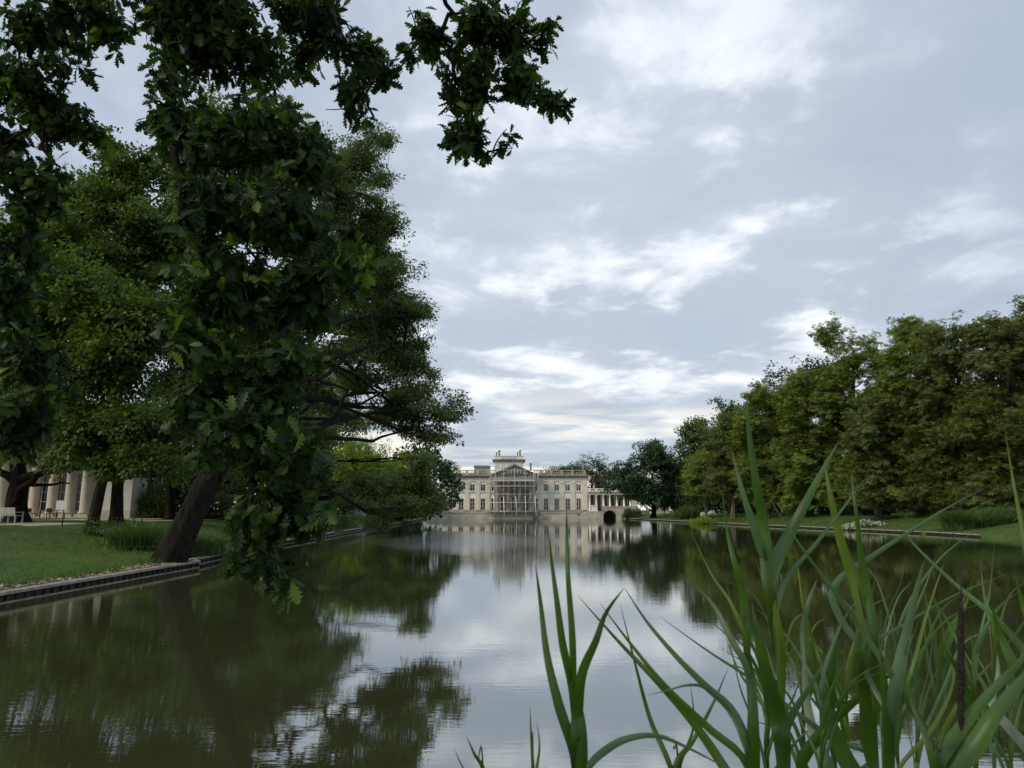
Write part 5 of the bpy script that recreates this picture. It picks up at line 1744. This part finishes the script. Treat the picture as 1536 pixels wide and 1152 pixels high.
# ------------------------------------------------------------------ reeds in front of the camera
def ribbon_mesh(name, pts, width, rng, roll=0.0, fold=0.35, prof=None, n=22):
    c = resample(pts, n)
    t = np.gradient(c, axis=0); t /= np.linalg.norm(t, axis=1, keepdims=True) + 1e-9
    view = c - np.array([0, 0, 2.2]); view /= np.linalg.norm(view, axis=1, keepdims=True)
    s = np.cross(t, view); s /= np.linalg.norm(s, axis=1, keepdims=True) + 1e-9
    nn = np.cross(s, t)
    ro = roll * np.linspace(0.3, 1.0, n)[:, None]
    s2 = s * np.cos(ro) + nn * np.sin(ro); n2 = -s * np.sin(ro) + nn * np.cos(ro)
    u = np.linspace(0, 1, n)                       # 0 = base, 1 = tip
    w_ = width * np.clip(np.minimum(0.55 + 1.6 * u, 1.0), 0, 1) * np.clip((1 - u) / 0.62, 0, 1) ** 0.75
    w_ = np.maximum(w_, 0.0006)
    V, ac, al = [], [], []
    for k, f in enumerate((-1.0, -0.5, 0.0, 0.5, 1.0)):
        V.append(c + s2 * (f * w_)[:, None] * 0.5 + n2 * (abs(f) * w_ * fold * 0.5)[:, None])
        ac.append(np.full(n, (f + 1) / 2)); al.append(u)
    V = np.stack(V, 1).reshape(-1, 3)
    i = np.arange(n - 1)[:, None] * 5; k = np.arange(4)[None]
    q = np.stack([i + k, i + k + 1, i + 5 + k + 1, i + 5 + k], -1).reshape(-1, 4)
    return V, q, np.stack(ac, 1).reshape(-1), np.stack(al, 1).reshape(-1)


def reed(label, Y, stem, leaves, seed, stem_px=6, name='reed', cat='reed', stem_m='reed_stem'):
    """stem: pixels from top to bottom; leaves: (pixels from tip to base, width in pixels, material key, depth offset at the tip)"""
    rng = np.random.default_rng(seed)
    sp = [at(px, py, Y + 0.02 * i) for i, (px, py) in enumerate(stem)]
    low = sp[-1]
    dirn = (sp[-1] - sp[-2]).normalized()
    foot = Vector((low.x + dirn.x * 0.25, max(1.0, low.y + 0.08), -0.15))
    R = thing(name, label, cat, (foot.x, foot.y, 0.0), 'reeds at the near water edge')
    O = np.array(list(R.location))
    full = resample([foot, Vector((low.x + dirn.x * 0.15, low.y + 0.05, low.z * 0.5))] + sp[::-1], 26)
    r0 = stem_px * Y / F / 2
    add('stem', tubes_mesh('stem', [(full - O, np.linspace(r0 * 1.3, r0 * 0.35, 26), 8)]), M[stem_m], R)
    for pts, wpx, mk, dy in leaves:
        k = len(pts)
        P = [at(px, py, Y + dy * (1 - i / max(1, k - 1)) + 0.012 * math.sin(i * 2.1 + seed)) for i, (px, py) in enumerate(pts)]
        b = np.array(list(P[-1]))
        dist = np.linalg.norm(full - b, axis=1) + np.maximum(0, full[:, 2] - b[2] + 0.10) * 2.5
        j = int(np.argmin(dist))
        a = Vector(full[j])
        if (a - P[-1]).length > 0.012:
            P.append(a)
        V, q, ac, al = ribbon_mesh('leaf', [Vector(p) for p in P[::-1]], wpx * 0.86 * Y / F, rng, roll=rng.uniform(-0.5, 0.5), fold=rng.uniform(0.2, 0.45))
        me = np_mesh('leaf', V - O, q.reshape(-1), np.arange(len(q)) * 4, np.full(len(q), 4), {'across': ac, 'along': al}, smooth=True)
        add('leaf', me, M[mk], R)
    return R


gn, gy, lm, pl = 'reed_green', 'reed_grey', 'reed_lime', 'reed_pale'
reed('foremost reed standing alone left of the thicket, leaves fanned upward', 1.12, [(851, 800), (855, 900), (858, 1000), (861, 1080), (864, 1170)],
     [([(803, 845), (811, 905), (821, 985), (839, 1060), (861, 1132)], 17, gn, 0.06), ([(823, 795), (828, 845), (836, 905), (844, 965), (857, 1030)], 13, gn, -0.03),
      ([(850, 762), (850, 800), (852, 870), (858, 955), (860, 1040)], 12, gn, 0.02), ([(936, 882), (909, 920), (894, 962), (873, 1012), (866, 1075), (863, 1120)], 19, gn, -0.05),
      ([(858, 1010), (868, 1050), (874, 1095), (873, 1150), (868, 1200)], 22, gn, 0.0), ([(1105, 1160), (1030, 1121), (985, 1104), (942, 1108), (908, 1126), (880, 1156)], 13, gy, 0.12)], 301, 6)
reed('reed left of the tall one, long leaves sweeping to the left', 1.28, [(1112, 900), (1120, 985), (1126, 1060), (1128, 1165)],
     [([(868, 895), (930, 965), (985, 1022), (1040, 1085), (1085, 1150), (1120, 1210)], 16, gn, 0.10), ([(900, 905), (945, 965), (1000, 1032), (1062, 1092), (1122, 1152)], 13, gn, 0.12),
      ([(937, 882), (970, 932), (1015, 985), (1060, 1030), (1095, 1062), (1118, 1108), (1128, 1160)], 16, gy, 0.05), ([(1015, 857), (1066, 903), (1098, 962), (1122, 1010)], 12, gy, 0.06),
      ([(1035, 795), (1066, 860), (1096, 905), (1120, 965)], 7, lm, 0.10), ([(1083, 735), (1092, 800), (1104, 850), (1116, 900), (1121, 975)], 14, gn, 0.02),
      ([(1120, 960), (1128, 1020), (1130, 1090), (1130, 1180)], 22, gn, 0.0), ([(970, 1043), (1000, 1036), (1030, 1028), (1058, 1032), (1095, 1065), (1122, 1120)], 6, gy, -0.04)], 302, 7)
reed('tall dark stemmed reed whose top leaves cross the right tree line', 1.36, [(1146, 820), (1152, 870), (1165, 965), (1172, 1060), (1176, 1165)],
     [([(1120, 585), (1124, 650), (1134, 722), (1146, 790), (1151, 850), (1156, 900)], 22, gn, 0.04), ([(1096, 672), (1114, 740), (1134, 800), (1149, 845)], 17, gy, -0.02),
      ([(1258, 662), (1232, 708), (1206, 758), (1184, 800), (1160, 850), (1156, 890)], 24, gn, 0.10), ([(1128, 905), (1138, 960), (1152, 1020), (1168, 1078), (1174, 1120)], 30, gn, -0.05),
      ([(1300, 715), (1265, 762), (1227, 812), (1180, 870), (1163, 930)], 9, gy, 0.10), ([(1240, 985), (1215, 1030), (1190, 1070), (1176, 1110)], 14, gn, 0.05), ([(1150, 845), (1160, 900), (1170, 960), (1172, 1010)], 15, lm, 0.0)], 303, 7, stem_m='dark_stem')
reed('reed with a bright green upright leaf at the thicket centre', 1.50, [(1288, 880), (1304, 965), (1312, 1060), (1316, 1170)],
     [([(1236, 690), (1246, 745), (1262, 815), (1284, 877), (1303, 953), (1314, 1020)], 24, lm, 0.06), ([(1277, 712), (1284, 765), (1291, 830), (1301, 885), (1312, 962)], 14, gn, 0.02),
      ([(1480, 730), (1414, 766), (1366, 797), (1303, 838), (1250, 880), (1262, 930), (1300, 985)], 12, gy, 0.15), ([(1150, 742), (1206, 826), (1247, 881), (1301, 957), (1352, 1036), (1396, 1106), (1430, 1160)], 11, gy, -0.2),
      ([(1284, 940), (1292, 990), (1298, 1050), (1306, 1130)], 22, gn, -0.03), ([(1205, 900), (1215, 990), (1242, 1075), (1275, 1150), (1312, 1200)], 30, gn, 0.05)], 304, 8)
reed('pale leaved reed in the thicket just right of the tall one', 1.62, [(1232, 960), (1244, 1040), (1254, 1170)],
     [([(1226, 868), (1212, 905), (1205, 950), (1214, 1005), (1236, 1045)], 17, gy, 0.05), ([(1206, 965), (1207, 1010), (1212, 1062), (1224, 1110), (1244, 1150)], 18, pl, 0.0),
      ([(1345, 1008), (1322, 1022), (1278, 1056), (1229, 1105), (1204, 1152), (1250, 1200)], 20, gn, -0.1), ([(1195, 830), (1203, 900), (1222, 970), (1240, 1030)], 8, lm, 0.1), ([(1260, 925), (1250, 990), (1246, 1060)], 16, gn, 0.02)], 305, 7)
reed('reed with one broad grey green upright leaf near the dead stalk', 1.42, [(1362, 960), (1345, 1040), (1336, 1170)],
     [([(1387, 838), (1374, 890), (1361, 947), (1348, 1010), (1338, 1075)], 22, gy, 0.02), ([(1520, 857), (1430, 894), (1350, 941), (1292, 976), (1310, 1030), (1336, 1080)], 9, gy, 0.2),
      ([(1400, 888), (1416, 953), (1430, 1016), (1400, 1090), (1350, 1150)], 7, lm, 0.08), ([(1416, 845), (1400, 890), (1386, 935), (1366, 1010)], 6, lm, 0.05), ([(1322, 975), (1328, 1030), (1334, 1100)], 18, gn, 0.0)], 306, 7)
reed('reed at the right frame edge with long leaves crossing leftward', 1.24, [(1556, 840), (1552, 940), (1548, 1040), (1545, 1170)],
     [([(1507, 640), (1518, 712), (1528, 766), (1538, 820), (1552, 900)], 9, lm, 0.05), ([(1347, 782), (1374, 820), (1437, 880), (1488, 922), (1536, 976), (1552, 1010)], 11, gy, 0.12),
      ([(1487, 905), (1500, 950), (1520, 995), (1548, 1050)], 20, gn, 0.0), ([(1522, 860), (1534, 905), (1550, 960)], 13, gn, 0.0), ([(1496, 978), (1497, 1018), (1490, 1060), (1545, 1130)], 16, pl, 0.06)], 307, 7)
reed('reed with two broad leaves rising to the lower right corner', 1.15, [(1420, 1090), (1408, 1130), (1402, 1185)],
     [([(1560, 960), (1530, 992), (1477, 1048), (1431, 1106), (1406, 1150)], 22, gn, 0.1), ([(1570, 985), (1540, 1012), (1493, 1068), (1458, 1122), (1410, 1175)], 32, gn, 0.05), ([(1350, 1000), (1370, 1060), (1390, 1110), (1402, 1160)], 12, gn, 0.05)], 308, 7)
reed('two thin reed tips at the bottom left of the foremost reed', 1.45, [(797, 1105), (800, 1170)],
     [([(795, 1058), (797, 1110), (800, 1165)], 6, gn, 0.0), ([(805, 1082), (809, 1120), (803, 1172)], 6, gn, 0.05)], 309, 4)
reed('short dark reed tips at the bottom centre of the photo', 1.5, [(716, 1140), (726, 1180)],
     [([(699, 1103), (711, 1130), (727, 1165)], 7, gn, 0.0), ([(681, 1122), (695, 1152), (722, 1185)], 5, gn, 0.05)], 310, 4)
reed('thin dark reed leaning between the foremost reed and the thicket', 1.6, [(1010, 1120), (1020, 1180)],
     [([(930, 905), (954, 1000), (976, 1080), (1004, 1145)], 9, gn, 0.1), ([(1092, 1003), (1069, 1056), (1040, 1110), (1012, 1152)], 9, gn, 0.05), ([(990, 925), (1060, 975), (1122, 1015), (1183, 1060), (1241, 1103), (1300, 1152)], 9, gy, 0.0), ([(1035, 1020), (1040, 1090), (1018, 1160)], 6, gn, 0.0)], 311, 5)
# smaller reeds further out in the thicket
rr = random.Random(77)
for k, (px, Y, lab) in enumerate(((1205, 1.9, 'small reed behind the tall dark stemmed one'), (1345, 2.1, 'small reed behind the broad grey green leaf'), (1490, 2.0, 'small reed between dead stalk and right frame edge'),
                                  (1270, 2.2, 'small reed deep in the thicket centre'), (1150, 1.75, 'small reed between the leftward sweeping reed and the dark stemmed one'), (1232, 1.45, 'slender reed rising among the leftmost thicket leaves'), (1462, 1.5, 'slender reed just right of the dead stalk'), (1408, 2.2, 'slender reed just left of the dead stalk'), (1516, 1.7, 'thin pale reed close to the right frame edge'), (1375, 1.9, 'thin pale reed behind the broad grey green leaf tip'), (1325, 1.7, 'thin pale reed right of the bright green upright leaf'), (1168, 2.1, 'thin pale reed behind the dark stem'))):
    top = 945 + rr.uniform(-40, 50)
    lv = []
    for q in range(7):
        y0 = top + 30 + q * 27
        sd = rr.choice((-1, 1))
        ln = rr.uniform(80, 190); sp_ = rr.uniform(0.15, 0.75)
        bend = rr.uniform(-0.25, 0.35)
        lv.append(([(px + sd * ln * sp_ * (1 + bend), y0 - ln * (0.95 - bend * 0.5)), (px + sd * ln * sp_ * 0.6, y0 - ln * 0.66), (px + sd * ln * sp_ * 0.22, y0 - ln * 0.3), (px, y0 + 12)],
                   (rr.uniform(3, 7) if 'pale' in lab else rr.uniform(4, 9)), rr.choice([gy, gy, lm, gn] if 'pale' in lab else [gn, gn, gn, gy, lm]), rr.uniform(-0.1, 0.15)))
    reed(lab, Y, [(px - 4, top), (px, top + 100), (px + 3, 1170)], lv, 320 + k, 5)
# the dead stalk with its dark seed head
Y = 1.18
pts = [at(1442, 840, Y), at(1442, 885, Y), at(1441, 1000, Y), at(1441, 1100, Y), at(1443, 1170, Y)]
foot = Vector((pts[-1].x, Y + 0.05, -0.15))
R = thing('dead_reed_stalk', 'dark brown dead stalk with a thick furry seed head', 'reed', (foot.x, foot.y, 0))
O = np.array(list(R.location))
zz = [foot.z] + [p.z for p in pts[::-1]]
hz = np.linspace(zz[0], zz[-1], 40)
c = np.stack([np.interp(hz, zz, [foot.x] + [p.x for p in pts[::-1]]), np.interp(hz, zz, [foot.y] + [p.y for p in pts[::-1]]), hz], 1)
add('stem', tubes_mesh('stem', [(c - O, np.linspace(0.0045, 0.0012, 40), 8)]), M['dark_stem'], R)
hz = np.linspace(at(1441, 1098, Y).z, at(1442, 888, Y).z, 26)
c = np.stack([np.interp(hz, c[:, 2], c[:, 0]), np.interp(hz, c[:, 2], c[:, 1]), hz], 1)
rng = np.random.default_rng(3)
rad = np.interp(np.linspace(0, 1, 26), [0, 0.06, 0.3, 0.8, 1], [0.0015, 0.0042, 0.0056, 0.0045, 0.0012]) * (1 + rng.normal(size=26) * 0.05)
add('seed_head', tubes_mesh('seed_head', [(c - O, rad, 10)]), M['seed_head'], R)
